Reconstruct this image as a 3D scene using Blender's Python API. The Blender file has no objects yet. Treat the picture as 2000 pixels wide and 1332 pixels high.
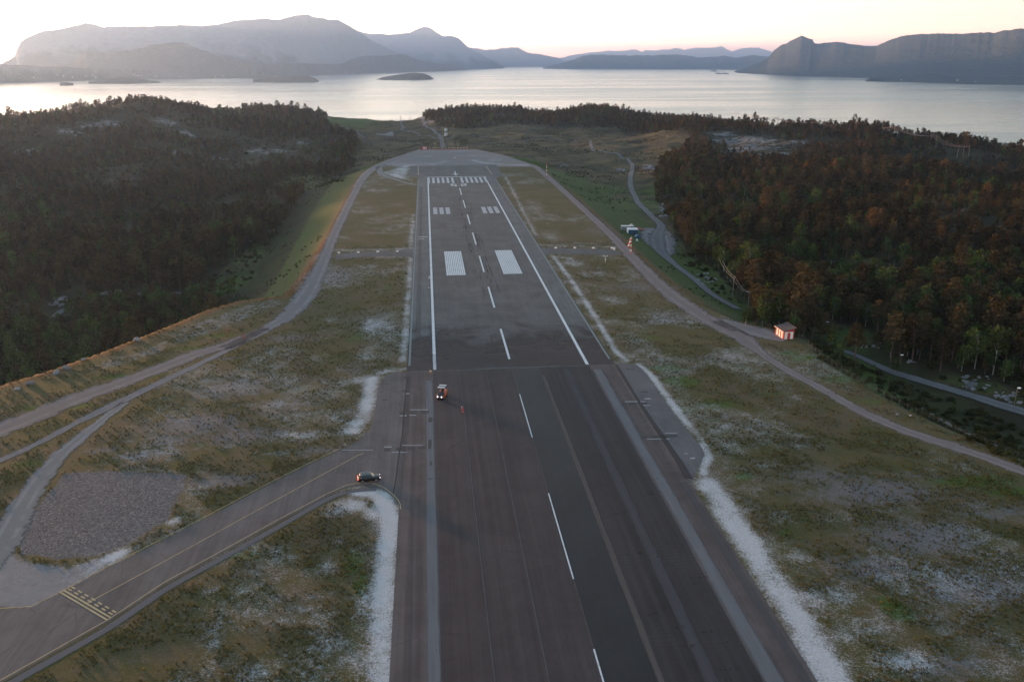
AIR, DUST, OZONE, SKYSAT, SKYSTR, SUNSTR, EXPO = 1.0, 0.6, 1.6, 0.36, 0.15, 3.0, 2.46
SKYLOW, SKYHIGH = (1.44, 1.18, 1.16, 1), (1.08, 1.0, 0.96, 1)
GLOW = (2.5, 1.8, 1.38, 1)
HAZE_DENS = 4.4e-5
HAZE_COL = (0.40, 0.61, 1.0, 1)
HAZE_G = 0.54
import bpy, bmesh, math, random
import numpy as np
from mathutils import Vector, Matrix, noise as mnoise
from mathutils.geometry import tessellate_polygon

random.seed(7)
RNG = np.random.default_rng(11)
SC = bpy.context.scene
COL = SC.collection

# ------------------------------------------------------------------ camera model (runway axis = +Y, camera above the origin)
FPX, CX, CY, CAMZ = 1620.0, 1000.0, 666.0, 82.2
PITCH = math.atan((666 - 121) / FPX)
YAW = math.atan2(-172 / FPX, math.cos(PITCH) + (537 / FPX) * math.sin(PITCH))   # azimuth of the runway seen from the camera heading
SLOPE = 0.00437            # the runway falls gently away from the camera
SEA = -62.0
SUN_AZ, SUN_EL = -40.0, 2.4


def ray(px, py):
    px = np.asarray(px, float); py = np.asarray(py, float)
    cx = (px - CX) / FPX; cy = (CY - py) / FPX
    y = math.cos(PITCH) + cy * math.sin(PITCH)
    z = -math.sin(PITCH) + cy * math.cos(PITCH)
    c, s = math.cos(YAW), math.sin(YAW)
    return cx * c - y * s, cx * s + y * c, z


def plane_z(x, y):
    return -SLOPE * np.asarray(y, float) + 0 * np.asarray(x, float)


def on_plane(px, py):
    dx, dy, dz = ray(px, py)
    t = -CAMZ / (dz + SLOPE * dy)
    return dx * t, dy * t


def at_z(px, py, z):
    dx, dy, dz = ray(px, py)
    t = (z - CAMZ) / dz
    return dx * t, dy * t, z


def at_d(px, py, d):
    dx, dy, dz = ray(px, py)
    t = d / np.hypot(dx, dy)
    return dx * t, dy * t, CAMZ + dz * t


# ------------------------------------------------------------------ small numeric helpers
def smooth(a, b, x):
    t = np.clip((np.asarray(x, float) - a) / (b - a), 0, 1)
    return t * t * (3 - 2 * t)


def _hash(ix, iy, seed):
    h = (ix.astype(np.int64) * 374761393 + iy.astype(np.int64) * 668265263 + seed * 974634777) & 0x7fffffff
    h = ((h ^ (h >> 13)) * 1274126177) & 0x7fffffff
    return ((h ^ (h >> 16)) & 0xffff) / 65535.0


def vnoise(x, y, seed=0):
    x = np.asarray(x, float); y = np.asarray(y, float)
    ix = np.floor(x).astype(np.int64); iy = np.floor(y).astype(np.int64)
    fx = x - ix; fy = y - iy
    fx = fx * fx * (3 - 2 * fx); fy = fy * fy * (3 - 2 * fy)
    a = _hash(ix, iy, seed); b = _hash(ix + 1, iy, seed); c = _hash(ix, iy + 1, seed); d = _hash(ix + 1, iy + 1, seed)
    return (a * (1 - fx) + b * fx) * (1 - fy) + (c * (1 - fx) + d * fx) * fy


def fbm(x, y, seed=0, octv=4, gain=0.5):
    s = 0.0; amp = 1.0; tot = 0.0
    for o in range(octv):
        s = s + amp * vnoise(x * 2 ** o + 17.3 * o, y * 2 ** o - 9.1 * o, seed + o)
        tot += amp; amp *= gain
    return s / tot


def seg_dist(x, y, pts):
    """distance from points to a polyline (open), numpy."""
    best = np.full(np.shape(x), 1e9)
    for (x0, y0), (x1, y1) in zip(pts[:-1], pts[1:]):
        dx, dy = x1 - x0, y1 - y0
        L2 = dx * dx + dy * dy + 1e-12
        t = np.clip(((x - x0) * dx + (y - y0) * dy) / L2, 0, 1)
        best = np.minimum(best, np.hypot(x - x0 - t * dx, y - y0 - t * dy))
    return best


def in_poly(x, y, pts):
    c = np.zeros(np.shape(x), bool)
    n = len(pts); j = n - 1
    for i in range(n):
        xi, yi = pts[i]; xj, yj = pts[j]
        if yi != yj:
            c ^= ((yi > y) != (yj > y)) & (x < (xj - xi) * (y - yi) / (yj - yi) + xi)
        j = i
    return c


def sdist(x, y, pts):
    d = seg_dist(x, y, list(pts) + [pts[0]])
    return np.where(in_poly(x, y, pts), -d, d)


def catmull(pts, step):
    P = [np.array(p, float) for p in pts]
    P = [2 * P[0] - P[1]] + P + [2 * P[-1] - P[-2]]
    out = []
    for i in range(1, len(P) - 2):
        n = max(2, int(np.linalg.norm((P[i + 1] - P[i])[:2]) / step))
        for k in range(n):
            t = k / n
            a, b, c, d = P[i - 1], P[i], P[i + 1], P[i + 2]
            out.append(0.5 * ((2 * b) + (-a + c) * t + (2 * a - 5 * b + 4 * c - d) * t * t + (-a + 3 * b - 3 * c + d) * t ** 3))
    out.append(P[-2])
    return out


# ------------------------------------------------------------------ object helpers
def tag(o, label=None, cat=None, group=None, kind=None):
    if label: o['label'] = label
    if cat: o['category'] = cat
    if group: o['group'] = group
    if kind: o['kind'] = kind
    return o


def link(name, me, mat=None, parent=None):
    o = bpy.data.objects.new(name, me)
    COL.objects.link(o)
    if mat is not None and me is not None:
        me.materials.append(mat)
    if parent is not None:
        o.parent = parent
    return o


def np_mesh(name, V, Fq, smooth_=True):
    """V (n,3), Fq (m,k) with constant k"""
    V = np.asarray(V, np.float32); Fq = np.asarray(Fq, np.int32)
    me = bpy.data.meshes.new(name)
    k = Fq.shape[1]
    me.vertices.add(len(V)); me.vertices.foreach_set('co', V.ravel())
    me.loops.add(Fq.size); me.loops.foreach_set('vertex_index', Fq.ravel())
    me.polygons.add(len(Fq)); me.polygons.foreach_set('loop_start', np.arange(0, Fq.size, k, dtype=np.int32))
    try:
        me.polygons.foreach_set('loop_total', np.full(len(Fq), k, np.int32))
    except Exception:
        pass
    me.update(calc_edges=True)
    if smooth_:
        me.polygons.foreach_set('use_smooth', np.ones(len(Fq), bool))
    return me


def grid_faces(nu, nv):
    i = np.arange(nu - 1)[:, None] * nv + np.arange(nv - 1)[None, :]
    return np.stack([i, i + nv, i + nv + 1, i + 1], -1).reshape(-1, 4)


def color_attr(me, name, rgb):
    a = me.attributes.new(name, 'FLOAT_COLOR', 'POINT')
    rgba = np.ones((len(rgb), 4), np.float32); rgba[:, :rgb.shape[1]] = rgb
    a.data.foreach_set('color', rgba.ravel())


def empty(name, loc=(0, 0, 0), rz=0.0):
    o = bpy.data.objects.new(name, None)
    o.empty_display_size = 0.5
    COL.objects.link(o)
    o.location = loc; o.rotation_euler = (0, 0, rz)
    return o


# ------------------------------------------------------------------ node material helper
class NT:
    def __init__(self, name):
        self.m = bpy.data.materials.new(name); self.m.use_nodes = True
        self.t = self.m.node_tree; self.t.nodes.clear()
        self.out = self.t.nodes.new('ShaderNodeOutputMaterial')
        self._pos = None

    def n(self, typ, **kw):
        nd = self.t.nodes.new(typ)
        for k, v in kw.items(): setattr(nd, k, v)
        return nd

    def l(self, a, b): self.t.links.new(a, b)

    def set(self, sock, v):
        if isinstance(v, bpy.types.NodeSocket): self.l(v, sock)
        elif isinstance(v, (tuple, list)) and sock.type == 'RGBA' and len(v) == 3: sock.default_value = (*v, 1)
        else: sock.default_value = v

    def pos(self):
        if self._pos is None: self._pos = self.n('ShaderNodeNewGeometry').outputs['Position']
        return self._pos

    def gen(self, which='Object'): return self.n('ShaderNodeTexCoord').outputs[which]

    def map(self, vec, scale=(1, 1, 1), rot=(0, 0, 0), loc=(0, 0, 0)):
        m = self.n('ShaderNodeMapping'); self.l(vec, m.inputs[0])
        m.inputs['Scale'].default_value = scale; m.inputs['Rotation'].default_value = rot; m.inputs['Location'].default_value = loc
        return m.outputs[0]

    def noise(self, scale, detail=3, rough=0.55, vec=None, dist=0.0, col=False):
        nd = self.n('ShaderNodeTexNoise')
        self.l(vec if vec is not None else self.pos(), nd.inputs['Vector'])
        nd.inputs['Scale'].default_value = scale; nd.inputs['Detail'].default_value = detail
        nd.inputs['Roughness'].default_value = rough; nd.inputs['Distortion'].default_value = dist
        return nd.outputs['Color' if col else 'Fac']

    def voro(self, scale, vec=None, feature='F1', out='Distance'):
        nd = self.n('ShaderNodeTexVoronoi', feature=feature)
        self.l(vec if vec is not None else self.pos(), nd.inputs['Vector']); nd.inputs['Scale'].default_value = scale
        return nd.outputs[out]

    def math(self, op, a, b=None, c=None, clamp=False):
        nd = self.n('ShaderNodeMath', operation=op); nd.use_clamp = clamp
        self.set(nd.inputs[0], a)
        if b is not None: self.set(nd.inputs[1], b)
        if c is not None: self.set(nd.inputs[2], c)
        return nd.outputs[0]

    def step(self, v, a, b, o0=0.0, o1=1.0):
        nd = self.n('ShaderNodeMapRange', interpolation_type='SMOOTHSTEP')
        self.set(nd.inputs['Value'], v)
        nd.inputs['From Min'].default_value = a; nd.inputs['From Max'].default_value = b
        nd.inputs['To Min'].default_value = o0; nd.inputs['To Max'].default_value = o1
        return nd.outputs[0]

    def mix(self, f, a, b, mode='MIX'):
        nd = self.n('ShaderNodeMix', data_type='RGBA', blend_type=mode)
        self.set(nd.inputs[0], f); self.set(nd.inputs[6], a); self.set(nd.inputs[7], b)
        return nd.outputs[2]

    def ramp(self, f, stops, interp='LINEAR'):
        nd = self.n('ShaderNodeValToRGB'); cr = nd.color_ramp; cr.interpolation = interp
        while len(cr.elements) < len(stops): cr.elements.new(0.5)
        for e, (p, c) in zip(cr.elements, stops):
            e.position = p; e.color = (*c, 1) if len(c) == 3 else c
        self.l(f, nd.inputs[0]); return nd.outputs[0]

    def attr(self, name, out='Color'):
        nd = self.n('ShaderNodeAttribute', attribute_name=name); return nd.outputs[out]

    def rgb(self, c):
        nd = self.n('ShaderNodeSeparateColor'); self.l(c, nd.inputs[0]); return nd.outputs[0], nd.outputs[1], nd.outputs[2]

    def xyz(self, v):
        nd = self.n('ShaderNodeSeparateXYZ'); self.l(v, nd.inputs[0]); return nd.outputs[0], nd.outputs[1], nd.outputs[2]

    def bump(self, h, strength=0.3, dist=0.1, normal=None):
        nd = self.n('ShaderNodeBump'); self.l(h, nd.inputs['Height'])
        nd.inputs['Strength'].default_value = strength; nd.inputs['Distance'].default_value = dist
        if normal is not None: self.l(normal, nd.inputs['Normal'])
        return nd.outputs[0]

    def bsdf(self, color, rough=0.9, normal=None, metal=0.0, alpha=None, spec=0.3, emit=None, estr=0.0, trans=None):
        p = self.n('ShaderNodeBsdfPrincipled')
        self.set(p.inputs['Base Color'], color); self.set(p.inputs['Roughness'], rough)
        self.set(p.inputs['Metallic'], metal); self.set(p.inputs['Specular IOR Level'], spec)
        if normal is not None: self.l(normal, p.inputs['Normal'])
        if alpha is not None: self.set(p.inputs['Alpha'], alpha)
        if emit is not None:
            self.set(p.inputs['Emission Color'], emit); p.inputs['Emission Strength'].default_value = estr
        self.l(p.outputs[0], self.out.inputs['Surface'])
        return self.m


def flat_mat(name, c, rough=0.6, metal=0.0, var=0.12, scale=3.0, emit=None, estr=0.0, spec=0.4):
    n = NT(name)
    f = n.noise(scale, 3, 0.6, vec=n.gen('Object'))
    d = tuple(x * (1 - var) for x in c); b = tuple(min(1, x * (1 + var)) for x in c)
    return n.bsdf(n.mix(f, d, b), rough, metal=metal, emit=emit, estr=estr, spec=spec)

# ------------------------------------------------------------------ camera
cam_d = bpy.data.cameras.new('camera'); cam = bpy.data.objects.new('camera', cam_d); COL.objects.link(cam)
cam_d.sensor_width = 36.0; cam_d.lens = FPX / 2000 * 36
cam_d.clip_start = 1.0; cam_d.clip_end = 120000.0
cam.location = (0, 0, CAMZ)
cam.rotation_euler = (math.pi / 2 - PITCH, 0, YAW)
SC.camera = cam

# ------------------------------------------------------------------ light: sky and one low sun
W = bpy.data.worlds.new('World'); SC.world = W; W.use_nodes = True
wt = W.node_tree; wt.nodes.clear()
wo = wt.nodes.new('ShaderNodeOutputWorld'); bg = wt.nodes.new('ShaderNodeBackground')
sky = wt.nodes.new('ShaderNodeTexSky'); sky.sky_type = 'NISHITA'; sky.sun_disc = False
sky.sun_elevation = math.radians(SUN_EL); sky.sun_rotation = math.radians(SUN_AZ)
sky.altitude = 140; sky.air_density = AIR; sky.dust_density = DUST; sky.ozone_density = OZONE
hs = wt.nodes.new('ShaderNodeHueSaturation'); wt.links.new(sky.outputs[0], hs.inputs['Color'])
tc = wt.nodes.new('ShaderNodeTexCoord'); sx = wt.nodes.new('ShaderNodeSeparateXYZ'); wt.links.new(tc.outputs['Generated'], sx.inputs[0])
mr = wt.nodes.new('ShaderNodeMapRange'); wt.links.new(sx.outputs['Z'], mr.inputs[0])   # hazy low sky: paler and pinker than a clear-air sky
mr.inputs[1].default_value = 0.0; mr.inputs[2].default_value = 0.30; mr.inputs[3].default_value = SKYSAT; mr.inputs[4].default_value = 0.95
wt.links.new(mr.outputs[0], hs.inputs['Saturation'])
tm = wt.nodes.new('ShaderNodeMapRange'); wt.links.new(sx.outputs['Z'], tm.inputs[0]); tm.inputs[1].default_value = 0.0; tm.inputs[2].default_value = 0.2
tx = wt.nodes.new('ShaderNodeMix'); tx.data_type = 'RGBA'; tx.inputs[6].default_value = SKYLOW; tx.inputs[7].default_value = SKYHIGH
wt.links.new(tm.outputs[0], tx.inputs[0])
mx = wt.nodes.new('ShaderNodeMix'); mx.data_type = 'RGBA'; mx.blend_type = 'MULTIPLY'; mx.inputs[0].default_value = 1.0
wt.links.new(hs.outputs[0], mx.inputs[6]); wt.links.new(tx.outputs[2], mx.inputs[7])
gm = wt.nodes.new('ShaderNodeMapRange'); wt.links.new(sx.outputs['Z'], gm.inputs[0]); gm.inputs[1].default_value = 0.0; gm.inputs[2].default_value = 0.045
gx = wt.nodes.new('ShaderNodeMix'); gx.data_type = 'RGBA'; gx.inputs[6].default_value = GLOW; gx.inputs[7].default_value = (1, 1, 1, 1)   # dusk glow hugging the horizon
wt.links.new(gm.outputs[0], gx.inputs[0])
my = wt.nodes.new('ShaderNodeMix'); my.data_type = 'RGBA'; my.blend_type = 'MULTIPLY'; my.inputs[0].default_value = 1.0
wt.links.new(mx.outputs[2], my.inputs[6]); wt.links.new(gx.outputs[2], my.inputs[7])
wt.links.new(my.outputs[2], bg.inputs[0]); bg.inputs[1].default_value = SKYSTR
wt.links.new(bg.outputs[0], wo.inputs[0])

sd = bpy.data.lights.new('sun', 'SUN'); sun = bpy.data.objects.new('sun', sd); COL.objects.link(sun)
sd.energy = SUNSTR; sd.angle = math.radians(1.2); sd.color = (1.0, 0.52, 0.24)
sun.rotation_euler = (math.pi / 2 - math.radians(SUN_EL), 0, math.radians(180 - SUN_AZ))

SC.view_settings.view_transform = 'Standard'; SC.view_settings.look = 'None'
SC.view_settings.gamma = 1; SC.view_settings.exposure = EXPO; SC.view_settings.use_curve_mapping = False
SC.cycles.use_denoising = True
SC.cycles.max_bounces = 4; SC.cycles.diffuse_bounces = 2; SC.cycles.glossy_bounces = 2; SC.cycles.transparent_max_bounces = 12
SC.cycles.volume_bounces = 0
# ------------------------------------------------------------------ sea and far mountains
def sea_mat():
    n = NT('sea_water')
    P = n.pos()
    big = n.noise(0.0011, 4, 0.6, vec=n.map(P, (0.35, 1.6, 1)), dist=0.6)
    streak = n.noise(0.004, 3, 0.6, vec=n.map(P, (0.25, 1.5, 1)))
    w1 = n.noise(0.06, 3, 0.6, vec=n.map(P, (1, 1.6, 1)))
    w2 = n.noise(0.011, 3, 0.6, vec=n.map(P, (1, 2.2, 1)))
    h = n.math('ADD', n.math('MULTIPLY', w1, 0.7), n.math('MULTIPLY', w2, 3.0))
    calm = n.step(n.math('ADD', n.math('MULTIPLY', big, 0.6), n.math('MULTIPLY', streak, 0.4)), 0.42, 0.6)
    rough = n.math('MULTIPLY_ADD', calm, 0.09, 0.15)
    nb = n.bump(h, 0.32, 1.3)
    return n.bsdf((0.02, 0.035, 0.045), rough, normal=nb, spec=0.5)

me = np_mesh('sea', [(-60000, 300, SEA), (60000, 300, SEA), (60000, 70000, SEA), (-60000, 70000, SEA)], [(0, 1, 2, 3)], False)
tag(link('sea', me, sea_mat()), kind='structure')


def mountain_mat(name, lift):
    n = NT(name)
    P = n.pos()
    x, y, z = n.xyz(P)
    geo = n.n('ShaderNodeNewGeometry')
    _, _, nz = n.xyz(geo.outputs['Normal'])
    a = n.noise(0.0035, 6, 0.65)
    b = n.noise(0.02, 5, 0.65)
    hgt = n.math('ADD', n.math('MULTIPLY', n.math('SUBTRACT', z, SEA), 0.0016), n.math('MULTIPLY', a, 0.7))
    rockf = n.step(n.math('ADD', hgt, n.math('MULTIPLY', n.math('SUBTRACT', 0.9, nz), 0.9)), 0.62 - lift, 1.05 - lift)
    forest = n.mix(b, (0.03, 0.042, 0.040), (0.085, 0.098, 0.09))
    rock = n.mix(b, (0.15, 0.165, 0.185), (0.30, 0.32, 0.35))  # pale bluish rock: some of the distance haze is put into its colour
    c = n.mix(rockf, forest, rock)
    return n.bsdf(c, 0.95, normal=n.bump(n.math('ADD', b, n.math('MULTIPLY', n.noise(0.006, 4, .6), 2.0)), 0.55, 30.0), spec=0.1)

MMAT = mountain_mat('mountain_rock', 0.10); HMAT = mountain_mat('wooded_hill', -0.25); RMAT = mountain_mat('wooded_mountain', -0.7)


def interp_px(pts, xs):
    pts = sorted(pts)
    return np.interp(xs, [p[0] for p in pts], [p[1] for p in pts])


def mountain(name, sky_pts, d_crest, shore, back=2500.0, seed=1, rough=1.0, nv=46, power=1.0, noise_px=0.8):
    """a mountain with its crest seen on sky_pts, standing d_crest metres away, its front foot on the shore line."""
    x0 = sky_pts[0][0]; x1 = sky_pts[-1][0]
    xs = np.arange(x0, x1 + 0.1, 3.0 if x1 - x0 < 1500 else 5.0)
    ys = interp_px(sky_pts, xs)
    ys = ys + (fbm(xs * 0.09, xs * 0 + seed, seed, 3) - 0.5) * 4.0 * noise_px + (fbm(xs * 0.35, xs * 0 + seed + 3, seed + 1, 2) - 0.5) * 1.6 * noise_px
    dc = interp_px(d_crest, xs) if isinstance(d_crest, list) else np.full(len(xs), float(d_crest))
    cx, cy, cz = at_d(xs, ys, dc)
    cz = np.maximum(cz, SEA - 5)
    if isinstance(shore, list):
        sx, sy, _ = at_z(xs, interp_px(shore, xs), SEA)
        ds = np.hypot(sx, sy)
    else:
        ds = np.full(len(xs), float(shore))
    ds = np.minimum(ds, dc - 60)
    dirx, diry = cx / dc, cy / dc
    vf = np.linspace(0, 1, nv); vb = np.linspace(0, 1, 10)[1:]
    rows = []
    for v in vf:
        d = ds + (dc - ds) * v
        X, Y = dirx * d, diry * d
        L = (dc - ds)
        sc = 1 / np.clip(L * 0.33, 200, 1600)
        q = dc.mean()
        ang = np.arctan2(X, Y) * q
        r1 = 1 - np.abs(2 * fbm(ang / 900 + 3, d / 1500 + seed, seed + 5, 4) - 1)
        r2 = fbm(ang / 260, d / 420, seed + 9, 4) - 0.5
        prof = v ** power * (0.75 + 0.25 * v)
        bumpy = (r1 - 0.62) * 0.55 + r2 * 0.3
        z = SEA - 6 + (cz - SEA + 6) * np.clip(prof + rough * bumpy * (v * (1 - v)) ** 0.8 * 1.3, 0, 1.2)
        # never rise above the sight line to the crest
        lim = CAMZ + (cz - CAMZ) / dc * d - (1 - v) * 25
        z = np.where(v > 0.25, np.minimum(z, np.maximum(lim, SEA - 6 + (cz - SEA) * 0.3 * v)), z)
        if v == 1: z = cz
        rows.append(np.stack([X, Y, z], -1))
    for v in vb:
        d = dc + back * v
        z = SEA - 8 + (cz - SEA + 8) * (1 - v) ** 1.2
        rows.append(np.stack([dirx * d, diry * d, z], -1))
    V = np.stack(rows, 0)
    nr = V.shape[0]
    me = np_mesh(name, V.reshape(-1, 3), grid_faces(nr, len(xs))[:, ::-1])
    return tag(link(name, me, (MMAT if seed in (1, 12) else RMAT) if name == 'mountain' else HMAT), kind='structure')

SHORE_L = [(-700, 166), (0, 160), (150, 157), (300, 155), (500, 154), (640, 147), (760, 143), (870, 140.5), (925, 136.5), (990, 132)]
M1 = [(-20, 137), (0, 127), (9, 122), (28, 112), (33, 96), (42, 80.5), (56, 72), (84, 61), (122, 57), (140, 52.5), (168, 45.5), (178, 46.5), (203, 53.5), (245, 52), (297, 51.5),
      (350, 49.3), (395, 51.5), (420, 48.6), (465, 40), (518, 37.5), (546, 38.5), (577, 31), (600, 29), (616, 34), (640, 38), (661, 39), (682, 51), (700, 63), (715, 72), (740, 88), (775, 103), (817, 116), (859, 126), (900, 134)]
mountain('mountain', M1, [(-20, 10800), (500, 11800), (660, 13000), (760, 15200), (900, 18800)], [(-20, 151), (300, 150), (500, 147), (640, 143), (760, 139.5), (900, 135.2)], 3500, 1, 0.6, 60)
M2 = [(640, 70), (680, 64), (705, 62), (722, 66.5), (740, 67), (775, 68), (799.5, 64), (817, 56), (829, 52.5), (841.5, 56), (866, 71), (887, 72), (897.5, 77), (915, 93), (943, 108.5), (967.5, 121), (985, 131)]
mountain('mountain', M2, 19500, [(640, 137), (985, 134.4)], 4000, 12, 0.8)
M3 = [(880, 92), (922, 93.5), (946.5, 98), (971, 97), (999, 92), (1013, 94), (1030.5, 104), (1055, 106), (1079.5, 111), (1095, 116), (1120, 124), (1150, 131)]
mountain('mountain', M3, 28500, [(800, 131.6), (1200, 130.9)], 5000, 23, 0.6)
M4 = [(1060, 119), (1095, 114), (1125, 107), (1160, 103), (1191.5, 99), (1212.5, 100.5), (1240.5, 97), (1254.5, 101.5), (1260, 97.3), (1275.5, 99.7), (1293, 98), (1305, 99), (1321, 93.5), (1338.5, 98),
      (1359.5, 93), (1380.5, 94.5), (1408.5, 91), (1429.5, 101.5), (1454, 93.5), (1478.5, 93), (1503, 100), (1540, 108), (1600, 104), (1690, 90), (1720, 92), (1760, 110)]
mountain('mountain', M4, 39000, 33000, 6000, 34, 0.5)
M5 = [(1060, 133), (1072, 129.5), (1107.5, 121), (1139, 109), (1167, 107), (1212.5, 109), (1247.5, 109), (1300, 108), (1321, 107), (1342, 109), (1370, 114), (1391, 112), (1415.5, 109), (1440, 114), (1468, 108.5), (1496, 110), (1540, 115)]
mountain('mountain', M5, 19000, [(1000, 135), (1120, 135.6), (1300, 136.2), (1440, 136.5), (1600, 137)], 4000, 45, 0.7)
M6 = [(1425, 143), (1433, 140.5), (1448, 136), (1464.5, 129.5), (1482, 122.5), (1499.5, 115.5), (1510, 100), (1524, 89), (1538, 85), (1552, 76), (1566, 70), (1580, 75), (1588, 79), (1590.5, 86), (1615, 84), (1643, 83), (1660.5, 86.5),
      (1688.5, 91), (1713, 90), (1737.5, 79), (1769, 69), (1800.5, 66.5), (1825, 67), (1849.5, 65.5), (1874, 66.5), (1912.5, 64), (1940.5, 65), (1965, 59.5), (2000, 56), (2080, 52), (2200, 60), (2500, 70)]
mountain('mountain', M6, [(1425, 13800), (1500, 12600), (1700, 11000), (2000, 9200), (2500, 8800)], [(1400, 143), (1433, 144), (1500, 146.5), (1560, 149), (1700, 154), (1800, 157), (2000, 160), (2500, 166)], 4000, 56, 0.25, 60, 1.1)
M7 = [(1690, 158), (1700, 154), (1755, 150.5), (1780, 147), (1811, 143.5), (1835, 146), (1860, 149), (1912, 150), (1947, 152), (2000, 150), (2100, 145), (2400, 150)]
mountain('hill', M7, 7300, [(1680, 157.5), (1750, 161), (1850, 164.5), (1950, 167), (2050, 168), (2400, 172)], 1500, 67, 0.7)
M9 = [(60, 135), (100, 131), (147, 122), (168, 103), (210, 103), (262, 97), (297, 89), (336, 83), (364, 85), (392, 98), (437, 114), (479, 122.5), (520, 126), (600, 125), (666, 126), (691, 114), (719, 109), (740, 110), (782, 106), (796, 110),
      (824, 119), (866, 125), (901, 128), (925.5, 136)]
mountain('hill', M9, [(60, 8800), (500, 9600), (640, 11400), (760, 12900), (870, 14800), (925, 17600)], SHORE_L, 1800, 78, 0.8, 50, 1.3)
M10 = [(-500, 118), (-200, 124), (-60, 128), (0, 126), (60, 129), (130, 132), (250, 137), (330, 141), (420, 139), (520, 141), (600, 139), (680, 142), (760, 141), (800, 142)]
mountain('hill', M10, [(-700, 6700), (0, 7500), (300, 8500), (500, 8900), (640, 10700), (800, 13200)], SHORE_L, 1500, 89, 0.6, 30, 1.2)
# small islands
for nm, pts, d, sh, sd_ in [
    ('island', [(733, 156.3), (745, 152), (760, 149), (785, 145.5), (800, 143.5), (812, 142.5), (828, 144.5), (840, 149), (847, 154.5)], 7450, [(730, 157), (790, 157.4), (850, 155)], 3),
    ('island', [(494, 156), (520, 152), (550, 151), (575, 148.5), (600, 149), (615, 153), (625, 160)], 6780, [(490, 160.5), (540, 162.5), (627, 162)], 4),
    ('island', [(172, 161), (200, 157), (225, 153), (250, 151), (270, 153), (290, 157), (314, 160)], 6720, [(170, 162), (250, 161.8), (316, 161)], 5),
    ('island', [(116, 163), (128, 160.8), (143, 162.6)], 6260, [(110, 163.5), (150, 163.3)], 6),
    ('island', [(1385, 140.2), (1395, 137.2), (1405, 140.2)], 13900, [(1380, 140.6), (1410, 140.6)], 7),
    ('island', [(1396, 144), (1402, 142.2), (1409, 144)], 11150, [(1390, 144.4), (1412, 144.4)], 8),
    ('island', [(1408, 144.2), (1416, 142.5), (1425, 144.2)], 11100, [(1405, 144.5), (1428, 144.5)], 9)]:
    mountain(nm, pts, d, sh, 350, 100 + sd_, 0.3, 14, 0.8, 0.12)

# ------------------------------------------------------------------ the air: one even haze box round everything
if HAZE_DENS > 0:
    hm = bpy.data.materials.new('haze_air'); hm.use_nodes = True
    ht = hm.node_tree; ht.nodes.clear()
    ho = ht.nodes.new('ShaderNodeOutputMaterial'); pv = ht.nodes.new('ShaderNodeVolumePrincipled')
    pv.inputs['Color'].default_value = HAZE_COL
    pv.inputs['Density'].default_value = HAZE_DENS
    pv.inputs['Anisotropy'].default_value = HAZE_G
    ht.links.new(pv.outputs[0], ho.inputs['Volume'])
    hz = [(-48000, -3000, SEA - 60), (48000, -3000, SEA - 60), (48000, 50000, SEA - 60), (-48000, 50000, SEA - 60)]
    Vh = hz + [(x, y, 860.0) for x, y, _ in hz]
    me = np_mesh('haze', Vh, [(3, 2, 1, 0), (4, 5, 6, 7), (0, 1, 5, 4), (1, 2, 6, 5), (2, 3, 7, 6), (3, 0, 4, 7)], False)
    tag(link('haze', me, hm), kind='stuff')
# ------------------------------------------------------------------ terrain: a levelled plateau for the runway, natural ground round it
XC = 22.35      # runway centreline
PLATEAU_PX = [(735, 322), (770, 308), (818, 292.5), (930, 292), (985, 304), (1052, 325), (1075, 345), (1135, 398), (1200, 456), (1247, 500), (1300, 546), (1372, 594), (1440, 628),
              (1500, 640), (1566, 664), (1600, 700), (1680, 752), (1770, 800), (1880, 850), (2000, 900), (2250, 1000), (2350, 1300), (1900, 1700),
              (-200, 1700), (-500, 1000), (-250, 815), (-60, 765), (0, 752), (100, 722), (200, 687), (300, 648), (345, 630), (400, 606), (470, 586), (552, 578), (590, 543), (640, 462), (690, 368), (712, 337)]
PLATEAU = [tuple(float(v) for v in on_plane(*p)) for p in PLATEAU_PX]

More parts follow.
